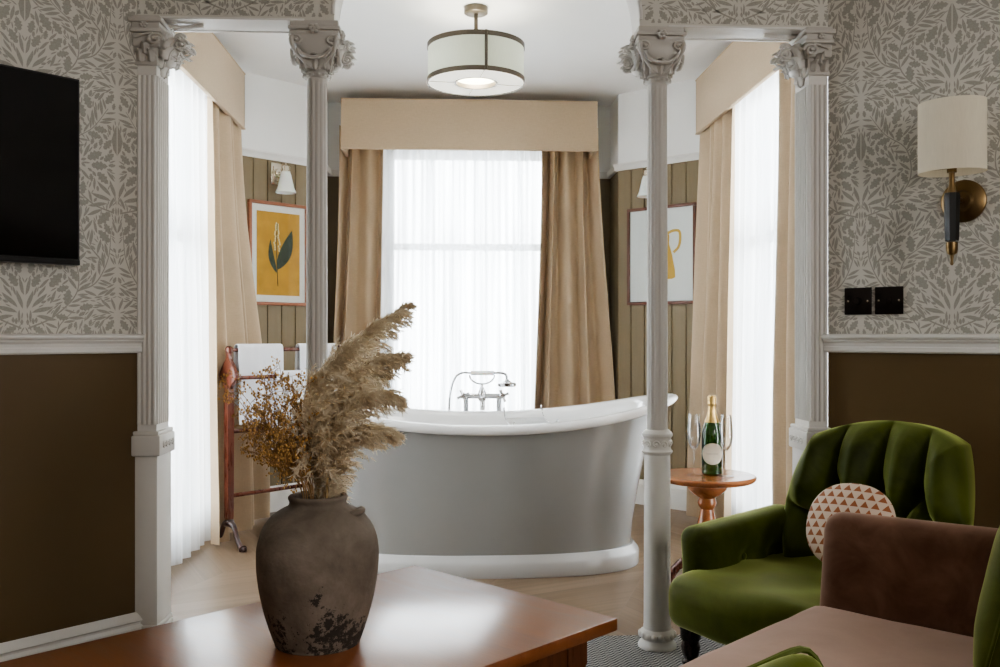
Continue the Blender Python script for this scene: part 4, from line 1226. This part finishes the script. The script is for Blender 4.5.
# ------------------------------------------------------------------ side table with champagne
TP = P(707, 474, 3.70); TZ = .5375
t = thing('pedestal_table', 'small round reddish wood pedestal table holding the champagne', 'side table', (TP.x, TP.y, 0), R(20))
b = MB(); b.lathe([(0, TZ - .026), (.176, TZ - .026), (.186, TZ - .022), (.193, TZ - .013), (.194, TZ - .006), (.188, TZ), (0, TZ)], n=64); b.build('tabletop', M['sidet'], t)
b = MB(); b.lathe([(.018, .12), (.036, .13), (.040, .15), (.032, .17), (.026, .19), (.036, .225), (.044, .27), (.042, .33), (.030, .375), (.026, .40), (.034, .412), (.038, .425), (.034, .437), (.034, .445), (.060, .462), (.078, .480), (.082, .495), (.082, TZ - .026)], n=40)
b.build('turned_pedestal', M['sidet'], t)
for k in range(3):
    a = R(135 + 120 * k); d = Vector((math.cos(a), math.sin(a), 0)); b = MB()
    pts = bez([d * .02 + Vector((0, 0, .16)), d * .07 + Vector((0, 0, .185)), d * .125 + Vector((0, 0, .150)), d * .165 + Vector((0, 0, .075)), d * .20 + Vector((0, 0, .026)), d * .235 + Vector((0, 0, .016))], 6)
    b.tube(pts, [.024 - .011 * sm(0, .8, i / (len(pts) - 1)) for i in range(len(pts))], 10); b.pillow(d * .235 + Vector((0, 0, .016)), (.020, .020, .016), 2, 6)
    for sc in range(3): b.pillow(d * (.10 + .02 * sc) + Vector((0, 0, .175 - .02 * sc)), (.017, .022, .014), 2, 5)
    b.build('leg', M['mahog'], t)
bp = P(712, 472.5, 3.70)
t = thing('champagne_bottle', 'green champagne bottle with gold foil neck and cream oval label', 'bottle', (bp.x, bp.y, TZ + .0008))
KB = .318 / .30
pr = [(0, .003), (.03, .0), (.0405, .004), (.0425, .012), (.0425, .145), (.0415, .160), (.036, .182), (.027, .202), (.0215, .218)]
b = MB(); b.lathe([(r_ * .98, z * KB) for r_, z in pr], n=40); b.build('glass_body', M['bottle'], t)
b = MB(); b.lathe([(r_ * 1.0, z * KB) for r_, z in ((.0295, .1985), (.0225, .217), (.0175, .238), (.0152, .258), (.0158, .262), (.0175, .265), (.0175, .272), (.0165, .276), (.0180, .286), (.0178, .295), (.012, .300), (0, .3005))], n=32); b.build('foil_capsule', M['foil'], t)
b = MB(); az = math.atan2(-bp.y, -bp.x) + .05; rl = .0425
def lab(u, v, off=.0006):   # ellipse coords on the cylinder
    a = az + u / rl; return ((rl + off) * math.cos(a), (rl + off) * math.sin(a), .082 * KB + v)
N_ = 14; rs = []
for i in range(1, N_ + 1):
    k = i / N_; rs.append([lab(.046 * k * math.cos(2 * PI * j / 36), .043 * k * math.sin(2 * PI * j / 36)) for j in range(36)])
b.rings(rs, True, True, False); lb = b.build('paper_label', M['label'], t, angle=180)
def text_mesh(s, size):
    c = bpy.data.curves.new('lettering', 'FONT'); c.body = s; c.size = size; c.align_x = 'CENTER'; c.align_y = 'CENTER'; c.resolution_u = 2
    o = bpy.data.objects.new('tmp', c); COL.objects.link(o); dg = bpy.context.evaluated_depsgraph_get()
    me = bpy.data.meshes.new_from_object(o.evaluated_get(dg)); bpy.data.objects.remove(o); return me
me = text_mesh('LAURENT-PERRIER', .0058)
for v in me.vertices:
    v.co = Vector(lab(v.co.x, v.co.y, .0011))
me.materials.clear(); me.materials.append(M['labelink'])
o = bpy.data.objects.new('lettering', me); COL.objects.link(o); o.parent = lb

def flute(px, py, Y, label):
    p = P(px, py, Y)
    t = thing('champagne_flute', label, 'glass', (p.x, p.y, TZ + .0005), group='empty champagne flutes')
    s = 1.0
    b = MB(); b.lathe([(0, .0), (.031, .0), (.032, .0015), (.022, .004), (.006, .008), (0.0032, .014), (.0028, .05), (.003, .095), (.005, .104), (0, .104)], n=36); b.build('stem_and_foot', M['glass'], t)
    b = MB(); b.lathe([(.004, .102), (.014, .112), (.0225, .130), (.027, .155), (.0265, .185), (.0235, .215), (.0205, .245), (.0198, .245), (.0228, .215), (.0257, .185), (.0262, .155), (.0217, .131), (.013, .1135), (.0, .105)], n=40, cap0=False, cap1=True); b.build('bowl', M['glass'], t)
flute(694, 473, 3.69, 'empty champagne flute nearer the column, left of the bottle')
flute(726, 475.5, 3.64, 'empty champagne flute nearer the sheer curtain, right of the bottle')

# ------------------------------------------------------------------ coffee table
ca = Vector((-.731, -.682, 0)).normalized(); cb = Vector((ca.y * -1, ca.x, 0))  # long and short directions
if cb.x < 0: cb = -cb
A0 = Vector((-.104, 2.681, 0)); CW, CLg, CZ = .722, 1.22, .44
ang = math.atan2(cb.y, cb.x)
t = thing('coffee_table', 'square-edged reddish brown wooden coffee table under the clay vase', 'coffee table', A0, ang)
# local x = cb (short side), local -y = ca (long side)
b = MB(); b.box2((0, -CLg, CZ - .030), (CW, 0, CZ), .004); b.build('tabletop', M['table'], t)
b = MB(); i_ = .055
b.box2((i_, -CLg + i_, CZ - .10), (i_ + .022, -i_, CZ - .030), .002); b.box2((CW - i_ - .022, -CLg + i_, CZ - .10), (CW - i_, -i_, CZ - .030), .002)
b.box2((i_, -i_ - .022, CZ - .10), (CW - i_, -i_, CZ - .030), .002); b.box2((i_, -CLg + i_, CZ - .10), (CW - i_, -CLg + i_ + .022, CZ - .030), .002)
b.build('apron', M['tableleg'], t)
for x in (i_ + .03, CW - i_ - .03):
    for y in (-i_ - .03, -CLg + i_ + .03):
        b = MB(); rs = []
        for z, w_ in ((CZ - .031, .034), (CZ - .105, .034), (CZ - .125, .028), (CZ - .16, .026), (.10, .020), (.0065, .017)):
            rs.append([(x + sx * w_, y + sy * w_, z) for sx, sy in ((-1, -1), (1, -1), (1, 1), (-1, 1))])
        b.rings(rs); b.build('leg', M['tableleg'], t)

# ------------------------------------------------------------------ vase
VP = P(318, 655, 2.018)
t = thing('clay_vase', 'weathered brown clay vase standing on the coffee table', 'vase', (VP.x, 2.018, CZ + .0005))
pr = [(.0, .0), (.082, .0), (.090, .004), (.098, .022), (.110, .06), (.120, .10), (.1275, .145), (.130, .18), (.128, .212), (.118, .245), (.100, .270), (.080, .285), (.066, .292), (.061, .297), (.060, .303), (.0625, .309), (.062, .314), (.058, .317), (.052, .314), (.052, .305), (.054, .295), (.07, .285), (.09, .27), (.11, .22), (.11, .12), (.09, .03), (0, .02)]
pp = bez([(a, 0, z) for a, z in pr], 3)
b = MB(); n = 72; rs = []
for p in pp:
    rs.append([(p.x * math.cos(2 * PI * k / n) * (1 + .012 * noise.noise(Vector((math.cos(2 * PI * k / n) * 1.5, math.sin(2 * PI * k / n) * 1.5, p.z * 8)))), p.x * math.sin(2 * PI * k / n) * (1 + .012 * noise.noise(Vector((math.cos(2 * PI * k / n) * 2, math.sin(2 * PI * k / n) * 2, p.z * 9 + 4)))), p.z) for k in range(n)])
b.rings(rs, True, True, True)
b.build('body', M['vase'], t, angle=60)
b = MB()
for a in (R(-12),):
    d = Vector((math.cos(a), math.sin(a), 0)); s = Vector((-d.y, d.x, 0))
    b.tube(bez([d * .078 - s * .018 + Vector((0, 0, .278)), d * .092 - s * .014 + Vector((0, 0, .284)), d * .097 + Vector((0, 0, .285)), d * .092 + s * .014 + Vector((0, 0, .284)), d * .078 + s * .018 + Vector((0, 0, .278))], 5), .0075, 8)
b.build('lug', M['vase'], t)
VC = Vector((VP.x, 2.018, CZ)); VTOP = CZ + .316

# ------------------------------------------------------------------ pampas plumes
def plume(label, keys, dy, seed, nh, wid, s0=.16):
    r = random.Random(seed)
    base = VC + Vector((r.uniform(-.02, .02), r.uniform(-.02, .02), .03))
    pts = [base, Vector((VC.x + r.uniform(-.02, .03), VC.y + r.uniform(-.03, .03), VTOP))]
    for i, (px, py) in enumerate(keys): pts.append(P(px, py, 2.018 + dy * (i + 1) / len(keys)))
    sp = bez(pts, 12); o = base.copy()
    t = thing('pampas_plume', label, 'pampas grass', o, group='pampas plumes in the clay vase')
    n = len(sp)
    b = MB(); b.tube([p - o for p in sp], [.0028 * (1 - .75 * i / n) + .0004 for i in range(n)], 6); b.build('stalk', M['pampas_stalk'], t)
    b = MB()
    st = int(n * s0)
    wind = Vector((.75, -.05, -.05))
    nb = 150; per = nh // nb
    for h in range(nb):
        k = st + (n - 1.01 - st) * ((h + r.random()) / nb) ** .9; i = int(k); f = k - i
        p = sp[i].lerp(sp[min(i + 1, n - 1)], f); tg = (sp[min(i + 1, n - 1)] - sp[max(i - 1, 0)]).normalized()
        s = (k - st) / (n - 1 - st)
        rad = Vector((r.gauss(0, 1), r.gauss(0, 1), r.gauss(0, 1))); rad = (rad - tg * rad.dot(tg)).normalized()
        L = (wid * 2.1 * (sm(-.1, .3, s)) * (1 - s) ** .45 + .010) * r.uniform(.6, 1.15)
        d = (tg * r.uniform(.9, 1.3) + rad * r.uniform(.35, .8) + wind * r.uniform(0, .3)).normalized()
        q = p.copy(); br = [q.copy()]
        for j in range(8):
            d = (d + Vector((r.uniform(-.1, .1), r.uniform(-.1, .1), -.10)) + wind * .10).normalized(); q = q + d * (L / 8); br.append(q.copy())
        for c_ in range(per):
            kk = r.uniform(.5, 7.99); a_ = br[int(kk)].lerp(br[int(kk) + 1], kk - int(kk)); dd = (br[int(kk) + 1] - br[int(kk)]).normalized()
            e = (dd * 1.0 + Vector((r.gauss(0, .42), r.gauss(0, .42), r.gauss(-.1, .42)))).normalized()
            l2 = r.uniform(.010, .024) * (1 - .35 * s); side = e.cross(Vector((r.uniform(-1, 1), r.uniform(-1, 1), r.uniform(-1, 1)))).normalized(); bw = r.uniform(.0007, .0015)
            q = a_ - o; prev = None
            for j in range(4):
                wv = bw * (1, 1.2, .9, .3)[j]; v1, v2 = b.v(q + side * wv), b.v(q - side * wv)
                if prev: b.f([prev[0], v1, v2, prev[1]])
                prev = (v1, v2); e = (e + Vector((r.uniform(-.3, .3), r.uniform(-.3, .3), r.uniform(-.3, .2))) + wind * .08).normalized(); q = q + e * (l2 / 3)
    b.build('feathery_head', M['pampas'], t, angle=180)
plume('tallest pampas plume, sweeping right in front of the window', [(313, 440), (328, 372), (360, 338), (404, 306)], .06, 31, 8200, .054)
plume('pampas plume arching right just below the tallest one', [(321, 440), (342, 388), (372, 362), (401, 356)], .02, 32, 6000, .046)
plume('pampas plume pointing right toward the bath rim', [(328, 445), (348, 408), (374, 396), (396, 398)], -.05, 33, 5200, .044)
plume('lowest pampas plume, leaning right over the vase shoulder', [(330, 462), (345, 440), (366, 430), (394, 434)], -.02, 34, 5200, .042)
plume('short pampas plume in the middle of the bunch, behind the others', [(322, 450), (334, 412), (352, 384), (384, 374)], .09, 36, 4800, .046)
plume('upright pampas plume nearest the left column', [(312, 455), (309, 415), (320, 378), (350, 346)], -.04, 35, 6000, .046)

# ------------------------------------------------------------------ dried flower sprays
def spray(seed, tips):
    r = random.Random(seed); o = VC + Vector((-.01, .01, .03))
    t = thing('dried_flower_spray', 'airy spray of tiny golden dried flowers left of the pampas plumes', 'dried flowers', o, group='dried flower sprays in the clay vase')
    bs, bb = MB(), MB()
    start = Vector((VC.x - r.uniform(0, .035), VC.y + r.uniform(-.03, .03), VTOP))
    for (px, py, dy) in tips:
        tip = P(px, py, 2.018 + dy)
        mid = start.lerp(tip, .5) + Vector((r.uniform(-.02, .0), r.uniform(-.02, .02), r.uniform(.0, .03)))
        main = bez([o, start, mid, tip], 8)
        bs.tube([p - o for p in main], [.0014 - .0009 * i / len(main) for i in range(len(main))], 5)
        nm = len(main)
        for k in range(19):
            i = r.randint(int(nm * .5), nm - 1); p = main[i]
            d = Vector((r.gauss(-.2, .8), r.gauss(0, .8), r.gauss(.55, .6))).normalized(); L = r.uniform(.018, .045)
            e = p + d * L; bs.tube([p - o, p.lerp(e, .5) + Vector((0, 0, .003)) - o, e - o], .00055, 3)
            for q in range(r.randint(4, 7)):
                dd = (d + Vector((r.gauss(0, .8), r.gauss(0, .8), r.gauss(.1, .8)))).normalized(); m = p.lerp(e, r.uniform(.35, 1)); c = m + dd * r.uniform(.007, .017)
                bs.tube([m - o, c - o], .0004, 3)
                s = r.uniform(.0013, .0027)
                bb.pillow(c - o, (s, s, s * 1.25), 2, 2)
    bs.build('thin_stems', M['driedstem'], t); bb.build('tiny_flowers', M['driedbud'], t)
spray(41, [(222, 378, -.03), (236, 385, .05), (232, 400, -.06)])
spray(42, [(262, 372, .0), (280, 368, .07), (270, 385, -.06)])
spray(43, [(292, 376, .05), (300, 392, -.05), (284, 398, .02)])
spray(44, [(246, 412, .04), (256, 400, -.06), (262, 416, .0)])
spray(45, [(276, 412, -.07), (290, 410, .06), (300, 418, -.02)])
spray(46, [(250, 434, .0), (262, 440, -.05), (256, 452, .05)])
spray(47, [(278, 440, .05), (290, 436, -.04), (302, 442, .03)])
spray(48, [(272, 462, -.04), (284, 466, .04), (296, 462, .0)])

# ------------------------------------------------------------------ rug
b = MB(); b.box2((-.93, .5, 0.0005), (1.19, 3.36, .006), .002)
tag(b.build('rug', M['rug']), 'grey zigzag woven rug under the coffee table', 'rug')

# ------------------------------------------------------------------ green buttoned armchair
Fd = Vector((-.78, -.62, 0)).normalized(); Wd = Vector((.62, -.78, 0)).normalized()
FLc = Vector((.652, 2.668, 0)); CW2, CD = .53, .56
org = FLc + Wd * CW2 / 2                # centre of the front edge
# local frame: x = Wd (towards camera/right), y = -Fd (towards back)
angc = math.atan2(Wd.y, Wd.x)
t = thing('armchair', 'green velvet buttoned armchair with dark turned legs beside the right column', 'armchair', org, angc)
# check handedness: rotating x->Wd gives y-> perpendicular
Yl = Vector((-Wd.y, Wd.x, 0)); assert Yl.dot(-Fd) > .9
def seat_fn(q, h):
    x, y, z = q
    if z > 0: z *= 1.0 + .25 * (1 - (x / h[0]) ** 2) * (1 - (y / h[1]) ** 2)
    k = sm(-.2, -1, y / h[1])
    y -= .040 * k * (1 - (x / h[0]) ** 2)
    z -= .035 * k * k if z < 0 else 0
    z += .010 * noise.noise(Vector((x * 7, y * 7, 2))) 
    return (x, y, z)
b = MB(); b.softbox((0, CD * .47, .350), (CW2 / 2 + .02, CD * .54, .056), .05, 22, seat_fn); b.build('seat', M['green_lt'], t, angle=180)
# tufted back
BWd, BH, BT = .272, .280, .10; zc_ = .555
btn = []
rows_ = [(.28, (-.52, -.02, .48)), (-.08, (-.78, -.28, .23, .75)), (-.46, (-.52, -.02, .48)), (-.82, (-.78, -.28, .23, .75))]
for v_, us in rows_:
    for u_ in us: btn.append((u_, v_))
seg = []
for u_ in rows_[0][1]: seg.append(((u_, .28), (u_ * 1.15, 1.0)))
for (va, ua), (vb, ub) in ((rows_[0], rows_[1]), (rows_[1], rows_[2]), (rows_[2], rows_[3])):
    for x1 in ua:
        for x2 in ub:
            if abs(x1 - x2) < .31: seg.append(((x1, va), (x2, vb)))
seg += [((-.78, -.08), (-1, .12)), ((.75, -.08), (1, .12))]
def sdist(p, a, c):
    ax, ay = a; cx, cy = c; dx, dy = cx - ax, cy - ay; k = max(0, min(1, ((p[0] - ax) * dx + (p[1] - ay) * dy) / (dx * dx + dy * dy)))
    return math.hypot(p[0] - ax - dx * k, (p[1] - ay - dy * k))
def tuft(u, v):
    db = min(math.hypot(u - a, (v - c)) for a, c in btn); dc = min(sdist((u, v), a, c) for a, c in seg)
    return -.050 * math.exp(-(db / .11) ** 2) - .030 * math.exp(-(dc / .05) ** 1.4) + .058 * min(1, (dc / .24)) ** .75
def back_pt(u, v, front):
    x = u * math.sqrt(1 - .33 * v * v * (1 if v > 0 else .5)); y = v * math.sqrt(1 - .34 * u * u)
    X_ = x * BWd + .072; Z_ = zc_ + y * BH
    if v < 0: X_ *= 1 - .10 * v * v
    m = max(abs(u), abs(v)); edge = (1 - m ** 7)
    curve = -.10 * x * x       # wraps forward at the sides
    rec = .16 * (y + 1) / 2   # reclined
    if front: Yv = CD - .04 + curve + rec - (.045 + tuft(u, v)) * edge - .03
    else: Yv = CD + .045 + curve + rec - .02 * (1 - edge)
    if not front and m > .999: Yv = CD - .04 + curve + rec - .03 + .0
    return (X_, Yv, Z_)
n = 72
b = MB(); fr = {}; bk = {}
for i in range(n + 1):
    for j in range(n + 1):
        u, v = i / n * 2 - 1, j / n * 2 - 1
        fr[i, j] = b.v(back_pt(u, v, True))
        edge_ = i in (0, n) or j in (0, n)
        bk[i, j] = fr[i, j] if edge_ else b.v(back_pt(u * .985, v * .985, False))
for i in range(n):
    for j in range(n):
        b.f([fr[i, j], fr[i + 1, j], fr[i + 1, j + 1], fr[i, j + 1]]); b.f([bk[i, j], bk[i, j + 1], bk[i + 1, j + 1], bk[i + 1, j]])
bo = b.build('backrest', M['green'], t, angle=180)
for (u_, v_) in btn:
    p = Vector(back_pt(u_, v_, True)); bb = MB(); bb.pillow(p + Vector((0, -.004, 0)), (.012, .007, .012), 2, 5); bb.build('button', M['green'], bo)
def arm(sx):
    def fn(q, h):
        x, y, z = q
        if z > 0: x *= 1 + .22 * z / h[2]
        z += .012 * (y / h[1]) * (1 if z > 0 else 0)
        for (by, bz) in ((-.03, .0), (.10, .0)):
            dd = math.hypot(y - by, z - bz)
            if x * sx < 0: x += sx * .022 * math.exp(-(dd / .028) ** 2)
        x += sx * .03 * (-y / h[1]) * .6
        return (x, y, z)
    b = MB(); b.softbox((sx * (CW2 / 2 - .02), CD * .53, .425), (.048, CD * .42, .118), .04, 18, fn)
    a = b.build('arm', M['green'], t, angle=180)
    for (by) in (-.03, .10):
        bb = MB(); bb.pillow((sx * (CW2 / 2 - .02) - sx * .030, CD * .53 + by, .425), (.006, .011, .011), 2, 5); bb.build('button', M['green'], a)
arm(-1); arm(1)
for sx in (-1, 1):
    b = MB(); b.lathe([(.010, 0), (.013, .01), (.015, .03), (.019, .10), (.022, .135), (.026, .142), (.026, .150), (.020, .156), (.024, .168), (.028, .19), (.024, .205), (.030, .215), (.030, .235), (.034, .25), (.034, .31)], (sx * (CW2 / 2 - .025), .035, .0065), 24); b.build('leg', M['legdk'], t)
    b = MB(); b.tube([(sx * (CW2 / 2 - .05), CD + .10, .0065), (sx * (CW2 / 2 - .04), CD + .02, .12), (sx * (CW2 / 2 - .04), CD - .02, .31)], [.014, .018, .022], 10); b.build('leg', M['legdk'], t)

# round patterned cushion
cc = P(850, 526, 2.57)
rotc = Matrix.Rotation(math.atan2(Fd.y, Fd.x) + PI / 2 + R(8), 4, 'Z') @ Matrix.Rotation(R(90 - 24), 4, 'X')
def cf(q, h):
    x, y, z = q; r_ = math.hypot(x, y) / h[0]
    z *= (1 - .25 * r_ ** 6); z -= (1 if z > 0 else -1) * .010 * math.exp(-(r_ / .12) ** 2)
    return (x, y, z)
b = MB(); b.pillow((0, 0, 0), (.124, .124, .036), 2.3, 18, cf)
o = b.build('round_cushion', M['tri'], angle=180); o.matrix_world = T(cc.x, cc.y, cc.z) @ rotc
tag(o, 'round cushion with terracotta and cream triangles on the green armchair', 'cushion')

# ------------------------------------------------------------------ sofa
SS = Vector((.868, 2.168, 0)); sa_ = Vector((-.740, -.673, 0)).normalized(); sb_ = Vector((.673, -.740, 0)).normalized()
angs = math.atan2(sb_.y, sb_.x)
SL, SD, SZ = 1.55, .70, .47
t = thing('sofa', 'brown nubuck sofa in the foreground with green cushions', 'sofa', SS, angs)
# local: x = sb (depth toward back), -y = sa (length toward camera)
def puff(amp):
    def fn(q, h):
        x, y, z = q
        if z > 0: z += amp * (1 - (x / h[0]) ** 4) * (1 - (y / h[1]) ** 4)
        z += .003 * noise.noise(Vector((x * 9, y * 9, 1)))
        return (x, y, z)
    return fn
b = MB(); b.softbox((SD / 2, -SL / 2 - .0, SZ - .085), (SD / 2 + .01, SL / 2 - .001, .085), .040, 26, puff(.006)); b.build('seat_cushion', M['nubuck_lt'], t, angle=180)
b = MB(); b.box2((.03, -SL, .12), (SD + .13, .10, SZ - .16), .02, 3); b.build('base', M['nubuck'], t)
def armfn(q, h):
    x, y, z = q
    k = (z / h[2] + 1) / 2
    x += .035 * k * (1 if x < 0 else 0)
    z += .012 * (x / h[0]) * (1 if z > 0 else 0)
    return (x, y, z)
for y0 in (.045, -SL - .045):
    b = MB(); b.softbox((.41, y0, .405), (.44, .045, .285), .042, 24, armfn); b.build('arm', M['nubuck'], t, angle=180)
b = MB(); b.softbox((SD + .10, -SL / 2, .42), (.085, SL / 2 - .002, .29), .05, 22); b.build('backrest', M['nubuck'], t, angle=180)
for x in (.10, SD + .08):
    for y in (.03, -SL - .03):
        b = MB(); b.lathe([(.014, .0065), (.022, .12)], (x, y, 0), 16); b.build('leg', M['legdk'], t)

def cushion(label, c, h, rot):
    def fn(q, hh):
        x, y, z = q; u, v = x / hh[0], y / hh[1]
        k = (1 - abs(u) ** 3) * (1 - abs(v) ** 3); z *= .22 + .95 * max(0, k) ** .55
        pinch = 1 - .07 * (1 - u * u) * abs(v) ** 3; pinch2 = 1 - .07 * (1 - v * v) * abs(u) ** 3
        z += .006 * noise.noise(Vector((x * 12, y * 12, c[0])))
        return (x * pinch2, y * pinch, z)
    b = MB(); b.pillow((0, 0, 0), h, 5.5, 22, fn)
    o = b.build('velvet_cushion', M['cush_g'], angle=180); o.matrix_world = T(*c) @ rot; tag(o, label, 'cushion', 'green velvet cushions on the sofa')
    p = MB(); pts = []
    for i in range(97):
        a = 2 * PI * i / 96; c_, s_ = math.cos(a), math.sin(a); k2 = (abs(c_) ** 9 + abs(s_) ** 9) ** (-1 / 9)
        u, v = c_ * k2, s_ * k2; pts.append((u * h[0] * (1 - .07 * (1 - v * v)), v * h[1] * (1 - .07 * (1 - u * u)), 0))
    p.tube(pts, .004, 6); p.build('piping', M['cush_g'], o)
def Sl(x, y, z): 
    v = SS + sb_ * x - Vector((0, 0, 0)) + sa_ * (-y); return Vector((v.x, v.y, z))
bas = Matrix((( sb_.x, -sa_.x, 0, 0), (sb_.y, -sa_.y, 0, 0), (0, 0, 1, 0), (0, 0, 0, 1)))
c1 = Sl(.563, -.20, .665)
cushion('green velvet cushion against the sofa arm at the picture edge', c1, (.20, .20, .07), bas @ RZ(R(-12)) @ Matrix.Rotation(R(106), 4, 'Y') @ RZ(R(5)))
c2 = P(764, 727, .98)
cushion('green velvet cushion lying at the near end of the sofa', (c2.x, c2.y, .608), (.128, .128, .055), bas @ RZ(R(-35)) @ Matrix.Rotation(R(64), 4, 'Y') @ RZ(R(14)))

# ------------------------------------------------------------------ camera and light
cam = bpy.data.cameras.new('camera'); co = bpy.data.objects.new('camera', cam); COL.objects.link(co)
co.location = (0, 0, HC); co.rotation_euler = (R(90), 0, R(-3)); cam.sensor_width = 36; cam.lens = F * 36 / 1000; cam.shift_y = (HY - 333.5) / 1000
cam.clip_start = .05
sc = bpy.context.scene; sc.camera = co
w = bpy.data.worlds.new('daylight'); sc.world = w; w.use_nodes = True; bg = w.node_tree.nodes['Background']
bg.inputs[0].default_value = (.93, .97, 1.0, 1); bg.inputs[1].default_value = 10.5
def area(name, loc, target, sx, sy, power, col=(1, 1, 1)):
    l = bpy.data.lights.new(name, 'AREA'); l.shape = 'RECTANGLE'; l.size = sx; l.size_y = sy; l.energy = power; l.color = col
    o = bpy.data.objects.new(name, l); COL.objects.link(o); o.location = loc
    o.rotation_euler = (Vector(target) - Vector(loc)).to_track_quat('-Z', 'Y').to_euler(); return o
area('room_side_fill', (2.55, -.75, 1.75), (-1.6, 2.1, 1.0), 1.3, 1.5, 60, (1, .965, .92))  # unseen area light added for the main room; east wall has no opening
area('rear_fill', (.9, -2.4, 1.7), (-.2, 2.4, .9), 1.2, 1.4, 10, (1, .965, .92))  # weak unseen area light added behind the camera; rear wall is solid
l = bpy.data.lights.new('drum_lamp_bulb', 'POINT'); l.energy = 7; l.color = (1, .93, .82); l.shadow_soft_size = .06
o = bpy.data.objects.new('drum_lamp_bulb', l); COL.objects.link(o); o.location = (LC.x, 4.54, CH - .30)
sc.view_settings.view_transform = 'AgX'
sc.view_settings.look = 'AgX - Medium High Contrast'
sc.view_settings.exposure = 0.35
sc.cycles.use_denoising = True
sc.cycles.max_bounces = 10; sc.cycles.diffuse_bounces = 6; sc.cycles.transparent_max_bounces = 16
sc.cycles.sample_clamp_indirect = 8
